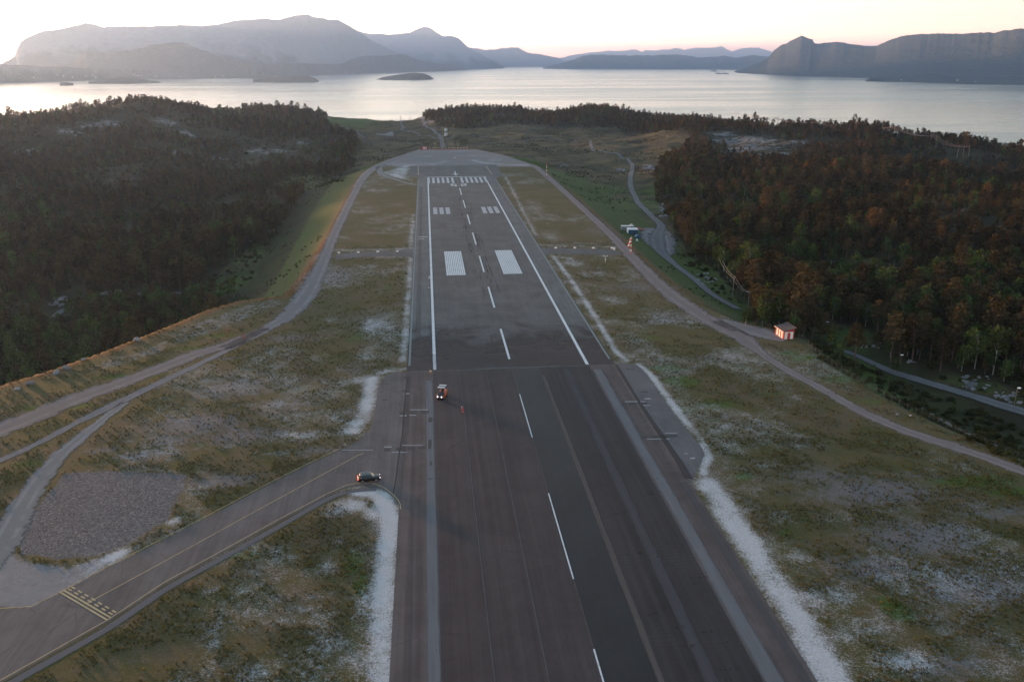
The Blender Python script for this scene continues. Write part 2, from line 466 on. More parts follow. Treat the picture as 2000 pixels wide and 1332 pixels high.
CTRL = []
def cz(px, py, z): CTRL.append(tuple(float(v) for v in at_z(px, py, z)))
def cd(px, py, d): CTRL.append(tuple(float(v) for v in at_d(px, py, d)))
for a in [(0, 700, -34), (150, 660, -33), (300, 620, -32), (430, 588, -29), (545, 490, -22), (600, 435, -17), (650, 395, -12), (690, 352, -8),
          (0, 560, -32), (200, 540, -31), (400, 500, -28), (550, 430, -21), (0, 420, -22), (200, 400, -24), (400, 400, -25), (550, 370, -19), (650, 340, -13),
          (0, 330, -5), (200, 310, -8), (400, 330, -19), (550, 320, -18), (680, 305, -14), (0, 270, 6), (150, 250, 12), (300, 250, 6), (450, 270, -8), (600, 270, -10),
          (650, 247, -9), (700, 252, -11), (745, 262, -15), (700, 282, -15), (780, 272, -17), (860, 238, -14), (870, 262, -17), (868, 284, -15), (800, 285, -13), (940, 250, -16), (950, 284, -14),
          (1000, 262, -15), (1150, 262, -14), (1250, 258, -11), (1150, 282, -14), (1060, 300, -13), (1330, 290, -9), (1240, 332, -13), (1120, 335, -13), (1170, 395, -13), (1240, 400, -11), (1290, 450, -9), (1225, 460, -8), (1330, 510, -9), (1440, 602, -10),
          (1450, 290, -5), (1600, 300, -3), (1400, 350, -8), (1550, 380, -8), (1700, 330, -3), (1850, 385, 5), (1900, 330, -10), (1850, 430, 3), (1750, 400, -2), (1960, 410, 4), (1700, 480, -6), (1600, 530, -9), (1500, 500, -9), (1950, 510, -3),
          (1800, 610, -9), (1650, 640, -10), (1650, 690, -11), (1800, 745, -11), (2000, 806, -11.5), (1930, 740, -10), (1900, 690, -9), (2100, 850, -11), (2200, 700, -9), (2300, 560, -4),
          (-300, 660, -32), (-300, 560, -30), (-300, 420, -23), (-300, 320, -6), (-300, 270, 10), (2300, 420, 2), (2300, 340, -8)]:
    cz(*a)
for a in [(-300, 226, 1050), (0, 240, 1080), (105, 219, 1150), (210, 207, 1250), (290, 197, 1300), (350, 214, 1300), (430, 222, 1300), (490, 217, 1350), (540, 213, 1380), (590, 221, 1400), (620, 226, 1420),  # first point: unseen hill left of frame, raised to shade the embankment
          (645, 222, 1500), (700, 221, 1560), (740, 225, 1560), (800, 228, 1600), (830, 228, 1620), (890, 222, 1650), (925, 217, 1620), (960, 219, 1600), (1045, 226, 1600), (1090, 223, 1550), (1150, 215, 1500), (1185, 215, 1500),
          (1250, 231, 1450), (1300, 240, 1400), (1370, 235, 1350), (1418, 248, 1250), (1450, 243, 1200), (1580, 247, 1150), (1650, 248, 1100), (1720, 247, 1050), (1783, 269, 1000), (1860, 280, 950),
          (1965, 296, 900), (2010, 304, 880), (2300, 340, 820)]:
    cd(*a)
for px, d, z in [(-300, 1500, -25), (-300, 2000, -70), (100, 1600, -20), (100, 2200, -75), (300, 1700, -10), (300, 2300, -75), (520, 1800, -28), (520, 2300, -75), (700, 1900, -40), (700, 2300, -75),
                 (830, 1900, -38), (830, 2300, -75), (960, 2000, -40), (960, 2500, -75), (1150, 1900, -40), (1150, 2400, -75), (1300, 1800, -45), (1300, 2300, -78), (1450, 1500, -40), (1450, 1900, -72),
                 (1600, 1450, -40), (1600, 1900, -75), (1750, 1400, -45), (1750, 1800, -78), (1900, 1300, -48), (1900, 1700, -80), (2050, 1250, -50), (2050, 1700, -80), (2300, 1150, -45), (2300, 1600, -80)]:
    x, y, _ = at_d(px, 200, d)
    CTRL.append((float(x), float(y), z))
CT = np.array(CTRL)
_c = CT[:, :2] / 1000.0


def _tps(r2):
    return np.where(r2 > 1e-12, r2 * np.log(np.maximum(r2, 1e-12)), 0.0)

_n = len(CT)
_K = _tps(((_c[:, None, :] - _c[None, :, :]) ** 2).sum(-1)) + np.eye(_n) * 2e-5
_Pm = np.concatenate([np.ones((_n, 1)), _c], 1)
_A = np.block([[_K, _Pm], [_Pm.T, np.zeros((3, 3))]])
_w = np.linalg.solve(_A, np.concatenate([CT[:, 2], np.zeros(3)]))


def natural(x, y):
    x = np.asarray(x, float); y = np.asarray(y, float)
    X = x / 1000.0; Y = y / 1000.0
    z = _w[_n] + _w[_n + 1] * X + _w[_n + 2] * Y
    for i in range(_n):
        z = z + _w[i] * _tps((X - _c[i, 0]) ** 2 + (Y - _c[i, 1]) ** 2)
    return z


# the crests of the hills, trimmed per direction (unseen far-left end raised to block the sun) so that the tree line meets the sea where it does in the photo
SKYFIX = [(-260, -4), (-60, 8), (0, 26.5), (35, 26.5), (70, 19.5), (105, 15.3), (157, 17.3), (210, 12.3), (245, 8.9), (280, 3.4), (301, 3.4), (322, 7.3), (350, 13.3), (385, 16.2), (448, 21.2), (490, 14.2), (542, 6.7), (577, 8.7), (612, 9.1), (640, 14.1), (700, 13.1), (740, 11.1), (768, 11.1), (803, 8.1), (824, 5.1), (852, -1.9), (887, 0.1), (925, -0.9), (960, 3.1), (995, -3.9), (1027, -2.9), (1055, 3.1), (1090, 2.2), (1125, 3.2), (1150, 1.2), (1177, 0.2), (1205, 5.2), (1247, 6.2), (1300, -1.8), (1370, -0.7), (1394, 1.3), (1415, 11.4), (1450, 3.5), (1510, 8.6), (1580, 7.6), (1650, 10.7), (1685, 4.7), (1720, 5.7), (1741, 13.7), (1783, 17.7), (1825, 14.7), (1860, 11.7), (1912, 13.9), (1965, 19.9), (2000, 23.9)]
_fa = [math.atan2(*(float(v) for v in ray(p, 215)[:2])) for p, _ in SKYFIX]; _fe = [e for _, e in SKYFIX]
_fx = np.linspace(_fa[0], _fa[-1], 160); _fv = np.interp(_fx, _fa, _fe); _fv = np.convolve(np.pad(_fv, 3, 'edge'), np.array([1, 2, 3, 3, 3, 2, 1]) / 15.0, 'valid')


def terrain(x, y, detail=True):
    x = np.asarray(x, float); y = np.asarray(y, float)
    d = sdist(x, y, PLATEAU)
    zp = plane_z(x, y)
    zn = np.maximum(natural(x, y), -85.0)
    if detail:
        amp = smooth(15, 90, d)
        zn = zn + amp * ((fbm(x / 55, y / 55, 3, 4) - 0.5) * 9 + (1 - np.abs(2 * fbm(x / 24, y / 24, 8, 3) - 1) - 0.7) * 3.0)
    rad = np.hypot(x, y)
    zn = zn - np.interp(np.arctan2(x, y), _fx, _fv) * rad / 1799.0 * smooth(480, 860, rad)
    wid = np.where(x < 0, np.where(y < 300, 34.0, 44.0), 30.0)
    wid = np.where(y > 800, 60.0, wid)
    u = np.clip(d / wid, 0, 1)
    t = 1 - (1 - u) ** 1.55
    t = np.where(d > 0, t, 0.0)
    out = zp * (1 - t) + zn * t
    return out + 0.0 * x


def at(px, py):
    """point of the ground seen at a photo pixel"""
    dx, dy, dz = (float(v) for v in ray(px, py))
    hl = math.hypot(dx, dy)
    ds = np.geomspace(60, 2600, 700)
    z = terrain(dx / hl * ds, dy / hl * ds)
    rz = CAMZ + dz / hl * ds
    k = np.argmax(rz < z)
    if not (rz < z).any():
        k = len(ds) - 1
    lo, hi = ds[max(0, k - 1)], ds[k]
    for _ in range(14):
        m = (lo + hi) / 2
        if CAMZ + dz / hl * m < float(terrain(dx / hl * m, dy / hl * m)): hi = m
        else: lo = m
    x, y = dx / hl * hi, dy / hl * hi
    return x, y, float(terrain(x, y))


def atp(pts): return [at(*p)[:2] for p in pts]
def pln(pts): return [tuple(float(v) for v in on_plane(*p)) for p in pts]
# ------------------------------------------------------------------ ground cover masks, all in world metres
def blob(x, y, px, py, rx, ry, s, plateau=True):
    cx, cy = (pln([(px, py)]) if plateau else atp([(px, py)]))[0]
    q = ((x - cx) / rx) ** 2 + ((y - cy) / ry) ** 2
    return s * np.exp(-q * 1.1)


def stroke(x, y, pts_px, w, s, plateau=True):
    P = pln(pts_px) if plateau else atp(pts_px)
    d = seg_dist(x, y, P)
    return np.maximum(s * np.exp(-(d / w) ** 2), .52 * min(1, s) * np.exp(-(d / (w * 2.6)) ** 2))

DUST_STROKES = [
    ([(800, 323), (840, 321.5), (872, 316)], 3.5, .8), ([(922, 313), (945, 318.5), (985, 322), (1052, 323.5)], 3.5, .85),
    ([(1632, 1332), (1570, 1225), (1500, 1120), (1440, 1030), (1385, 945)], 3.2, 1.35), ([(1372, 925), (1385, 890), (1362, 850), (1330, 812), (1300, 770), (1268, 728), (1248, 712)], 1.5, 1.0),
    ([(1225, 705), (1205, 690), (1160, 615), (1118, 550), (1080, 500)], 1.6, .95), ([(1050, 465), (1020, 410), (995, 360), (985, 340)], 1.5, .75),
    ([(740, 1340), (748, 1200), (757, 1080), (762, 1010), (745, 968), (705, 962)], 2.6, 1.25), ([(726, 740), (722, 770), (710, 815), (690, 840)], 2.8, 1.15), ([(742, 728), (790, 720)], 1.6, .9),
    ([(786, 705), (793, 640), (799, 560), (803, 480), (806, 420)], 1.8, .8), ([(660, 490), (720, 488), (800, 486)], 4.0, .62), ([(740, 503), (800, 502)], 3.0, .6),
    ([(1060, 479), (1200, 483)], 3.0, .62), ([(1080, 500), (1110, 505)], 4, .7), ([(690, 858), (640, 885), (560, 922)], 1.3, .35),
    ([(330, 1020), (345, 1012)], 1.5, .9), ([(215, 1090), (235, 1078)], 2.0, 1.1), ([(300, 918), (340, 922)], 1.0, .6)]
DUST_BLOBS = [
    (740, 372, 13, 16, .6), (715, 405, 14, 10, .45), (775, 400, 10, 10, .4), (720, 455, 12, 6, .35), (718, 520, 9, 6, .6), (745, 540, 6, 3, .4), (740, 632, 9, 17, .85), (765, 660, 6, 20, .6), (690, 628, 8, 10, .45), (640, 645, 8, 7, .35),
    (700, 742, 9, 6, .7), (660, 770, 9, 7, .6), (720, 690, 6, 12, .62), (645, 815, 9, 6, .62), (590, 850, 9, 5, .6), (700, 805, 6, 6, .75), (620, 700, 8, 6, .45), (560, 720, 9, 4, .4), (500, 790, 10, 4, .4), (640, 745, 8, 6, .5), (455, 870, 10, 4, .35), (540, 885, 7, 3, .45),
    (690, 985, 5, 4, .95), (735, 1000, 4, 4, .9), (660, 1000, 4, 3, .6), (600, 1190, 5, 1.6, .62), (560, 1212, 4, 1.5, .6), (645, 1265, 5, 4, .62), (715, 1180, 3, 8, .72), (695, 1290, 5, 5, .75), (510, 1316, 4, 1.5, .72), (640, 1110, 2.5, 4, .6), (585, 1140, 2, 1.2, .5), (420, 1262, 3, 1, .45), (470, 1230, 3, 1, .35), (380, 1320, 3, 1, .4), (700, 1090, 2.5, 4, .5), (660, 1060, 2, 3, .5),
    (1040, 400, 6, 30, .5), (1075, 460, 7, 18, .6), (1120, 515, 8, 12, .7), (1160, 535, 9, 9, .6), (1195, 585, 8, 11, .55), (1130, 476, 16, 5, .5), (1100, 430, 8, 12, .45), (1185, 640, 6, 4, .55), (1240, 650, 8, 4, .3), (1130, 590, 4, 8, .6), (1160, 640, 3, 5, .55), (1300, 765, 4, 3, .6), (1395, 842, 5, 4, .62), (1430, 880, 4, 4, .45), (1480, 862, 8, 3, .42),
    (1470, 955, 4, 4, .55), (1520, 1010, 5, 4, .5), (1560, 1090, 5, 6, .55), (1580, 1180, 6, 6, .78), (1640, 1165, 6, 5, .66), (1700, 1215, 6, 5, .68), (1640, 1240, 4, 4, .6), (1740, 1130, 8, 5, .5), (1800, 1200, 8, 4, .5), (1760, 1290, 8, 4, .68), (1870, 1130, 8, 5, .45), (1900, 1240, 8, 4, .45), (1950, 1310, 8, 4, .5), (1640, 1010, 8, 4, .42), (1730, 990, 8, 5, .4),
    (1560, 870, 8, 3, .5), (1500, 905, 6, 3, .45), (1850, 1040, 9, 5, .42), (1950, 1120, 9, 5, .42), (1900, 985, 8, 3, .35), (1450, 1000, 3, 3, .6), (1505, 1080, 3, 4, .7), (1600, 1320, 3, 2, .6), (1690, 1320, 5, 3, .6)]
SOIL_BLOBS = [
    (640, 540, 16, 20, .7), (620, 500, 10, 14, .5), (450, 760, 16, 10, .7), (380, 830, 16, 9, .8), (480, 850, 14, 7, .75), (560, 790, 12, 8, .6), (330, 860, 10, 5, .7), (560, 660, 12, 7, .6), (700, 720, 10, 10, .5), (440, 700, 10, 4, .5), (620, 880, 8, 3, .6),
    (430, 940, 10, 4, .8), (270, 890, 8, 3, .7), (200, 880, 5, 3, .7), (1180, 450, 20, 30, .5), (1150, 400, 16, 20, .45), (1240, 560, 14, 14, .6), (1300, 620, 14, 10, .55), (1400, 700, 14, 6, .5), (1700, 960, 18, 7, .8), (1800, 1050, 16, 8, .8), (1600, 930, 14, 6, .6), (1900, 1150, 14, 7, .75), (1950, 1000, 14, 5, .6), (1700, 1110, 12, 6, .7), (1850, 1300, 12, 5, .6), (1500, 830, 10, 4, .4), (1780, 930, 12, 4, .5),
    (640, 1090, 3, 3, .4), (440, 1200, 5, 3, .35), (560, 1290, 5, 2, .4), (250, 1290, 5, 2, .3), (620, 1160, 4, 2, .4)]
GREEN_BLOBS = [
    (620, 590, 8, 8, .5), (700, 660, 6, 8, .6), (660, 700, 8, 6, .5), (760, 560, 5, 10, .6), (780, 395, 8, 10, .4), (770, 440, 8, 10, .35), (110, 795, 14, 3, .9), (250, 735, 14, 3, .9), (380, 680, 12, 3, .8), (430, 655, 7, 2.5, .9), (60, 905, 6, 3, .7), (390, 870, 3, 2, .7),
    (1270, 660, 7, 5, .6), (1330, 745, 7, 6, .9), (1300, 720, 7, 5, .9), (1400, 790, 8, 5, .7), (1340, 800, 6, 4, .6), (1460, 830, 8, 4, .4), (1580, 700, 8, 4, .9), (1640, 740, 8, 4, .9), (1540, 690, 5, 3, .8), (1700, 785, 8, 3, .6), (1700, 870, 12, 3, .5), (1900, 940, 14, 4, .8), (1980, 960, 10, 3, .8), (1450, 720, 10, 4, .5), (1500, 770, 10, 4, .5),
    (1750, 1190, 3, 4, 1.0), (1450, 930, 3, 3, .8), (1540, 1040, 4, 4, .6), (1570, 1010, 3, 3, .5), (690, 1100, 2.5, 5, .9), (705, 1140, 2, 5, .8), (480, 1085, 5, 2, .7), (330, 1230, 8, 3, .35), (1000, 360, 5, 10, .3), (1640, 880, 8, 3, .4), (1800, 1120, 4, 4, .4), (1690, 1040, 4, 3, .5)]
LUSH = [(1300, 480, 14, 14, .6), (1340, 545, 12, 12, .8), (1410, 600, 12, 10, .8), (1370, 525, 16, 16, .9), (1240, 400, 40, 60, .8), (1180, 370, 40, 60, .7), (1290, 380, 25, 60, .8), (1130, 360, 30, 40, .5), (560, 480, 30, 60, .9), (480, 560, 30, 40, 1.), (620, 400, 24, 60, .6),
        (680, 235, 80, 140, 1.1), (720, 228, 70, 120, .9), (1660, 655, 14, 10, 1.0), (1700, 670, 10, 8, .7), (1060, 300, 60, 60, .35), (1200, 300, 80, 90, .35), (1330, 300, 60, 80, .4), (1750, 820, 14, 6, .5)]

FOREST_CLEAR_PX = [   # open heath and fields beyond the plateau (no trees)
    [(712, 337), (690, 300), (705, 282), (690, 262), (640, 248), (640, 221), (700, 218), (760, 224), (820, 222), (832, 236), (880, 250), (960, 246), (1080, 250), (1200, 250), (1290, 256), (1345, 262), (1350, 290), (1300, 318), (1278, 350), (1285, 400), (1310, 440),
     (1330, 470), (1345, 500), (1400, 530), (1420, 570), (1470, 605), (1460, 640), (1300, 560), (1100, 360), (930, 286), (820, 286)]]


def forest_clear(x, y):
    c = np.zeros(np.shape(x), bool)
    for P in FOREST_CLEAR_W: c |= in_poly(x, y, P)
    return c | ((x > -75) & (x < 170) & (y > 840) & (y < 1330))

FOREST_CLEAR_W = [[tuple(v) for v in atp(P)] for P in FOREST_CLEAR_PX]
ROCK_CENTRES = [(205, 240, 26, 40), (190, 246, 24, 30), (325, 236, 20, 40), (310, 296, 30, 26), (345, 300, 22, 20), (425, 310, 16, 14), (500, 293, 20, 26), (540, 296, 30, 26), (365, 262, 14, 20), (130, 258, 20, 20), (60, 300, 20, 14), (590, 280, 14, 16), (640, 232, 10, 20), (100, 330, 20, 12), (250, 350, 18, 10),
                (1440, 275, 45, 50), (1465, 290, 45, 40), (1500, 310, 40, 30), (1410, 262, 25, 30), (1555, 278, 20, 20), (1490, 275, 30, 30), (1530, 300, 25, 20), (1390, 545, 4, 3), (1570, 530, 4, 3), (1900, 750, 3, 1.5)]

GLADE = [atp(P) for P in ([(1560, 640), (1600, 628), (1690, 640), (1720, 665), (1690, 690), (1640, 680)], [(1290, 490), (1345, 500), (1400, 525), (1430, 560), (1450, 600), (1400, 580), (1330, 525)],
                          [(560, 350), (640, 345), (690, 350), (600, 372), (540, 368)], [(475, 490), (520, 480), (500, 540), (440, 580), (380, 580), (430, 530)], [(1860, 728), (1960, 745), (2010, 770), (1990, 790), (1900, 770), (1820, 745)])]

NR, NA = 620, 640
rr = np.geomspace(48, 2700, NR); aa = np.radians(np.linspace(-50, 48, NA))
R_, A_ = np.meshgrid(rr, aa, indexing='ij')
TX, TY = R_ * np.sin(A_), R_ * np.cos(A_)
TZ = terrain(TX, TY)
PD = sdist(TX, TY, PLATEAU)
dust = np.zeros(TX.shape); soil = dust.copy(); green = dust.copy(); lush = dust.copy(); rock = dust.copy()
near = (TY < 1000)
for p, w, s in DUST_STROKES: dust = np.maximum(dust, stroke(TX, TY, p, w, s))
for b in DUST_BLOBS: dust = np.maximum(dust, blob(TX, TY, *b))
for b in SOIL_BLOBS: soil = np.maximum(soil, blob(TX, TY, *b))
for b in GREEN_BLOBS: green = np.maximum(green, blob(TX, TY, *b))
for b in LUSH: lush = np.maximum(lush, blob(TX, TY, *b, plateau=False))
for px, py, rx, ry in ROCK_CENTRES: rock = np.maximum(rock, blob(TX, TY, px, py, rx, ry, 1.0, plateau=False))
# white dust swept over the gravel beside the turning pad
PADDUST = pln([(742, 338), (790, 322), (804, 322), (800, 348), (813, 356), (770, 348)])
dust = np.maximum(dust, (.55 + .6 * fbm(TX / 9, TY / 14, 12, 3)) * smooth(5, -6, sdist(TX, TY, PADDUST)))
on_pl = smooth(6, -2, PD)
dust = np.maximum(dust, .45 * smooth(.41, .64, fbm(TX / 16, TY / 22, 91, 4)) * (TX > -75) * (TX < 125))
dust *= on_pl * (.50 + .85 * fbm(TX / 3.5, TY / 5.5, 95, 4))
gravel = np.zeros(TX.shape)                      # bare gravel ground
RESA = pln([(742, 322), (770, 308), (818, 292.5), (930, 292), (985, 304), (1058, 326), (980, 326), (800, 326)])
gravel = np.maximum(gravel, smooth(3, -1, sdist(TX, TY, RESA)))
STONES = pln([(128, 925), (200, 921), (300, 924), (366, 926), (352, 962), (336, 990), (330, 1012), (240, 1066), (185, 1085), (110, 1092), (44, 1080), (40, 1040), (80, 985)])
stones = smooth(1.6, -1.0, sdist(TX, TY, STONES))
APRON = pln([(-260, 1010), (-40, 1040), (40, 1100), (130, 1112), (250, 1076), (117, 1156), (60, 1184), (-260, 1190)])
dust *= 1 - .75 * stones
grey = smooth(3.0, -2.0, sdist(TX, TY, APRON))
TERRACE = pln([(330, 650), (430, 612), (500, 590), (556, 583), (540, 600), (440, 640), (330, 680)])
TERR2 = pln([(180, 712), (270, 685), (330, 660), (330, 682), (240, 712), (170, 728)])
grey = np.maximum(grey, 0.46 * smooth(3.0, -2.0, np.minimum(sdist(TX, TY, TERRACE), sdist(TX, TY, TERR2))))
wild = smooth(-1, 10, PD)                        # natural ground off the plateau
clear = forest_clear(TX, TY)
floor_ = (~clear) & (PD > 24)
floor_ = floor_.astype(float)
for P in GLADE:
    g_ = smooth(2, -3, sdist(TX, TY, P)); floor_ *= 1 - g_; lush = np.maximum(lush, .55 * g_)
slope_grass = smooth(0, 4, PD) * smooth(44, 30, PD) * (TY < 830)
rust = smooth(7, 1.5, np.abs(PD)) * (TX < -20) * (TY < 420) * 1.0  # sunlit orange rim of the left crest, painted into the ground colour

TVERT = np.stack([TX, TY, TZ], -1).reshape(-1, 3)
me = np_mesh('terrain', TVERT, grid_faces(NR, NA)[:, ::-1])
color_attr(me, 'cover_a', np.stack([np.clip(dust, 0, 1.4) / 1.4, soil, green], -1).reshape(-1, 3))
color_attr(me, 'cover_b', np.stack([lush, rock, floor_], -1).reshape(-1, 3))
color_attr(me, 'cover_c', np.stack([gravel, grey, stones], -1).reshape(-1, 3))
color_attr(me, 'cover_d', np.stack([wild, slope_grass, rust], -1).reshape(-1, 3))


def ground_mat():
    n = NT('airfield_ground')
    dustm, soilm, greenm = n.rgb(n.attr('cover_a'))
    lushm, rockm, floorm = n.rgb(n.attr('cover_b'))
    gravm, greym, stonem = n.rgb(n.attr('cover_c'))
    wildm, slopem, sunrimm = n.rgb(n.attr('cover_d'))
    patch = n.noise(0.07, 5, 0.6, dist=0.4); patch2 = n.noise(0.03, 4, 0.6, vec=n.map(n.pos(), loc=(40, 11, 3)))
    mid = n.noise(0.55, 5, 0.7, dist=0.5); fine = n.noise(3.2, 4, 0.75); tiny = n.noise(9.0, 2, 0.8)
    grit = n.math('MULTIPLY_ADD', n.math('SUBTRACT', tiny, 0.5), 0.7, fine)
    # turf: olive, tan and dark tussocks
    olive = n.mix(grit, (0.023, 0.025, 0.008), (0.135, 0.124, 0.048))
    tan = n.mix(grit, (0.036, 0.030, 0.017), (0.175, 0.14, 0.08))
    turf = n.mix(n.step(n.math('ADD', n.math('MULTIPLY', patch, 0.65), n.math('MULTIPLY', mid, 0.35)), 0.40, 0.60), olive, tan)
    lushc = n.mix(fine, (0.018, 0.038, 0.005), (0.105, 0.145, 0.03))
    turf = n.mix(n.step(n.math('ADD', greenm, n.math('MULTIPLY', n.math('SUBTRACT', mid, 0.5), 1.1)), 0.30, 0.75), turf, lushc)
    rusty = n.mix(grit, (0.07, 0.03, 0.010), (0.22, 0.105, 0.035))
    turf = n.mix(n.step(n.math('ADD', n.math('MULTIPLY', sunrimm, 0.9), n.math('SUBTRACT', mid, 0.6)), 0.25, 0.75, 0, 0.8), turf, rusty)  # crest rim: low sunlight put into the turf colour
    turf = n.mix(n.math('MULTIPLY', n.step(n.noise(0.21, 5, 0.65, vec=n.map(n.pos(), loc=(7, 3, 1))), 0.60, 0.72), 0.55), turf, rusty)
    soilc = n.mix(grit, (0.07, 0.064, 0.062), (0.225, 0.21, 0.205))
    c = n.mix(n.step(n.math('ADD', soilm, n.math('MULTIPLY', n.math('SUBTRACT', n.math('ADD', n.math('MULTIPLY', mid, 0.5), n.math('MULTIPLY', fine, 0.5)), 0.5), 2.4)), 0.25, 0.8), turf, soilc)
    # wild ground: heath, peat, lush grass
    heath = n.mix(n.step(n.math('ADD', n.math('MULTIPLY', patch2, 0.6), n.math('MULTIPLY', mid, 0.4)), 0.38, 0.6), (0.032, 0.036, 0.016), (0.105, 0.080, 0.044))
    heath = n.mix(n.math('MULTIPLY', n.step(patch, 0.52, 0.66), 0.8), heath, n.mix(fine, (0.06, 0.06, 0.020), (0.15, 0.135, 0.05)))
    heath = n.mix(n.math('MULTIPLY', n.step(n.noise(0.028, 5, .62, vec=n.map(n.pos(), loc=(13, 5, 8)), dist=.8), .52, .60), .72), heath, n.mix(fine, (0.014, 0.015, 0.009), (0.050, 0.042, 0.026)))
    heath = n.mix(0.55, heath, n.mix(fine, (0.3, 0.3, 0.3), (1.5, 1.5, 1.5)), 'MULTIPLY')
    heath = n.mix(n.step(n.math('ADD', lushm, n.math('MULTIPLY', n.math('SUBTRACT', n.math('ADD', n.math('MULTIPLY', patch, .5), n.math('MULTIPLY', mid, .5)), 0.5), 3.0)), 0.3, 0.9), heath, n.mix(fine, (0.030, 0.052, 0.012), (0.092, 0.128, 0.034)))
    heath = n.mix(n.math('MULTIPLY', slopem, 0.85), heath, n.mix(n.math('ADD', n.math('MULTIPLY', mid, 0.5), n.math('MULTIPLY', fine, 0.5)), (0.020, 0.040, 0.007), (0.095, 0.130, 0.036)))
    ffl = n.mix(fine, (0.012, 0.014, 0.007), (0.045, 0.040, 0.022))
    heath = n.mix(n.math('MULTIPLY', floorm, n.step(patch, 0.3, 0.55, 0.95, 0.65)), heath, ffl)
    crag = n.voro(0.22, vec=n.map(n.pos(), scale=(1, 1, 2)))
    rockc = n.mix(n.math('MULTIPLY', fine, crag), (0.06, 0.06, 0.062), (0.42, 0.41, 0.41))
    heath = n.mix(n.step(n.math('ADD', rockm, n.math('MULTIPLY', n.math('SUBTRACT', n.noise(0.16, 5, 0.7), 0.5), 3.4)), 0.66, 0.86), heath, rockc)
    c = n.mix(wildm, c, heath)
    # gravel kinds
    grc = n.mix(grit, (0.12, 0.118, 0.122), (0.25, 0.24, 0.245))
    grc = n.mix(n.step(n.noise(0.05, 4, 0.6, vec=n.map(n.pos(), (1.5, .5, 1))), 0.4, 0.65, 0, .6), grc, (0.21, 0.175, 0.165))
    c = n.mix(n.step(n.math('ADD', gravm, n.math('MULTIPLY', n.math('SUBTRACT', mid, 0.5), 0.5)), 0.35, 0.6), c, grc)
    gyc = n.mix(n.math('MULTIPLY_ADD', mid, 0.5, n.math('MULTIPLY', grit, 0.5)), (0.10, 0.105, 0.115), (0.29, 0.295, 0.30))
    c = n.mix(n.step(n.math('ADD', greym, n.math('MULTIPLY', n.math('SUBTRACT', mid, 0.5), 1.3)), 0.3, 0.75), c, gyc)
    vst = n.voro(4.2, out='Color'); vs1, _, _ = n.rgb(vst)
    stc = n.ramp(vs1, [(0.0, (0.040, 0.047, 0.054)), (0.55, (0.098, 0.110, 0.120)), (0.93, (0.14, 0.154, 0.166)), (1.0, (0.27, 0.26, 0.26))])
    c = n.mix(n.step(n.math('ADD', stonem, n.math('MULTIPLY', n.math('SUBTRACT', n.math('ADD', n.math('MULTIPLY', mid, .5), n.math('MULTIPLY', patch, .5)), 0.5), 2.2)), 0.35, 0.8), c, stc)
    # pale limestone dust
    dwarp = n.noise(0.16, 5, 0.7, vec=n.map(n.pos(), loc=(5, 9, 2)), dist=0.8)
    dn = n.math('ADD', n.math('MULTIPLY', mid, 0.24), n.math('ADD', n.math('MULTIPLY', grit, 0.50), n.math('MULTIPLY', dwarp, 0.26)))
    df = n.step(n.math('ADD', n.math('MULTIPLY', dustm, 1.4), n.math('MULTIPLY', n.math('SUBTRACT', dn, 0.5), 3.3)), 0.28, 1.2)
    dc = n.mix(grit, (0.22, 0.235, 0.25), (0.68, 0.70, 0.72))
    c = n.mix(df, c, dc)
    hb = n.math('ADD', n.math('MULTIPLY', fine, 0.5), n.math('MULTIPLY', mid, 0.8))
    return n.bsdf(c, 0.97, normal=n.bump(hb, 0.75, 0.35), spec=0.12)

tag(link('terrain', me, ground_mat()), kind='structure')
# ------------------------------------------------------------------ pavements (sheets laid a little above the plateau)
def flat_poly(name, pts, off, mat, kind='structure'):
    """pts: world (x, y) outline laid on the plateau plane"""
    tris = tessellate_polygon([[Vector((x, y, 0)) for x, y in pts]])
    V = [(x, y, float(plane_z(x, y)) + off) for x, y in pts]
    F = []
    for a, b, c in tris:
        A, B, Cc = V[a], V[b], V[c]
        nz = (B[0] - A[0]) * (Cc[1] - A[1]) - (B[1] - A[1]) * (Cc[0] - A[0])
        F.append((a, b, c) if nz > 0 else (a, c, b))
    me = np_mesh(name, V, F, False)
    return tag(link(name, me, mat), kind=kind)


def multi_quads(name, quads, off, mat):
    V, F = [], []
    for q in quads:
        b = len(V)
        V += [(x, y, float(plane_z(x, y)) + off) for x, y in q]
        nz = (q[1][0] - q[0][0]) * (q[2][1] - q[0][1]) - (q[1][1] - q[0][1]) * (q[2][0] - q[0][0])
        F.append((b, b + 1, b + 2, b + 3) if nz > 0 else (b, b + 3, b + 2, b + 1))
    me = np_mesh(name, V, F, False)
    return tag(link(name, me, mat), kind='structure')


def rect(x0, x1, y0, y1): return [(x0, y0), (x1, y0), (x1, y1), (x0, y1)]


def ribbon_quads(pts, w):
    """a flat band of width w along a polyline -> quads with mitred joints"""
    P = [np.array(p, float)[:2] for p in pts]
    L, R = [], []
    for i, p in enumerate(P):
        a = P[max(0, i - 1)]; b = P[min(len(P) - 1, i + 1)]
        t = (b - a) / (np.linalg.norm(b - a) + 1e-9); nrm = np.array([-t[1], t[0]])
        L.append(p + nrm * w / 2); R.append(p - nrm * w / 2)
    return [[tuple(R[i]), tuple(R[i + 1]), tuple(L[i + 1]), tuple(L[i])] for i in range(len(P) - 1)]


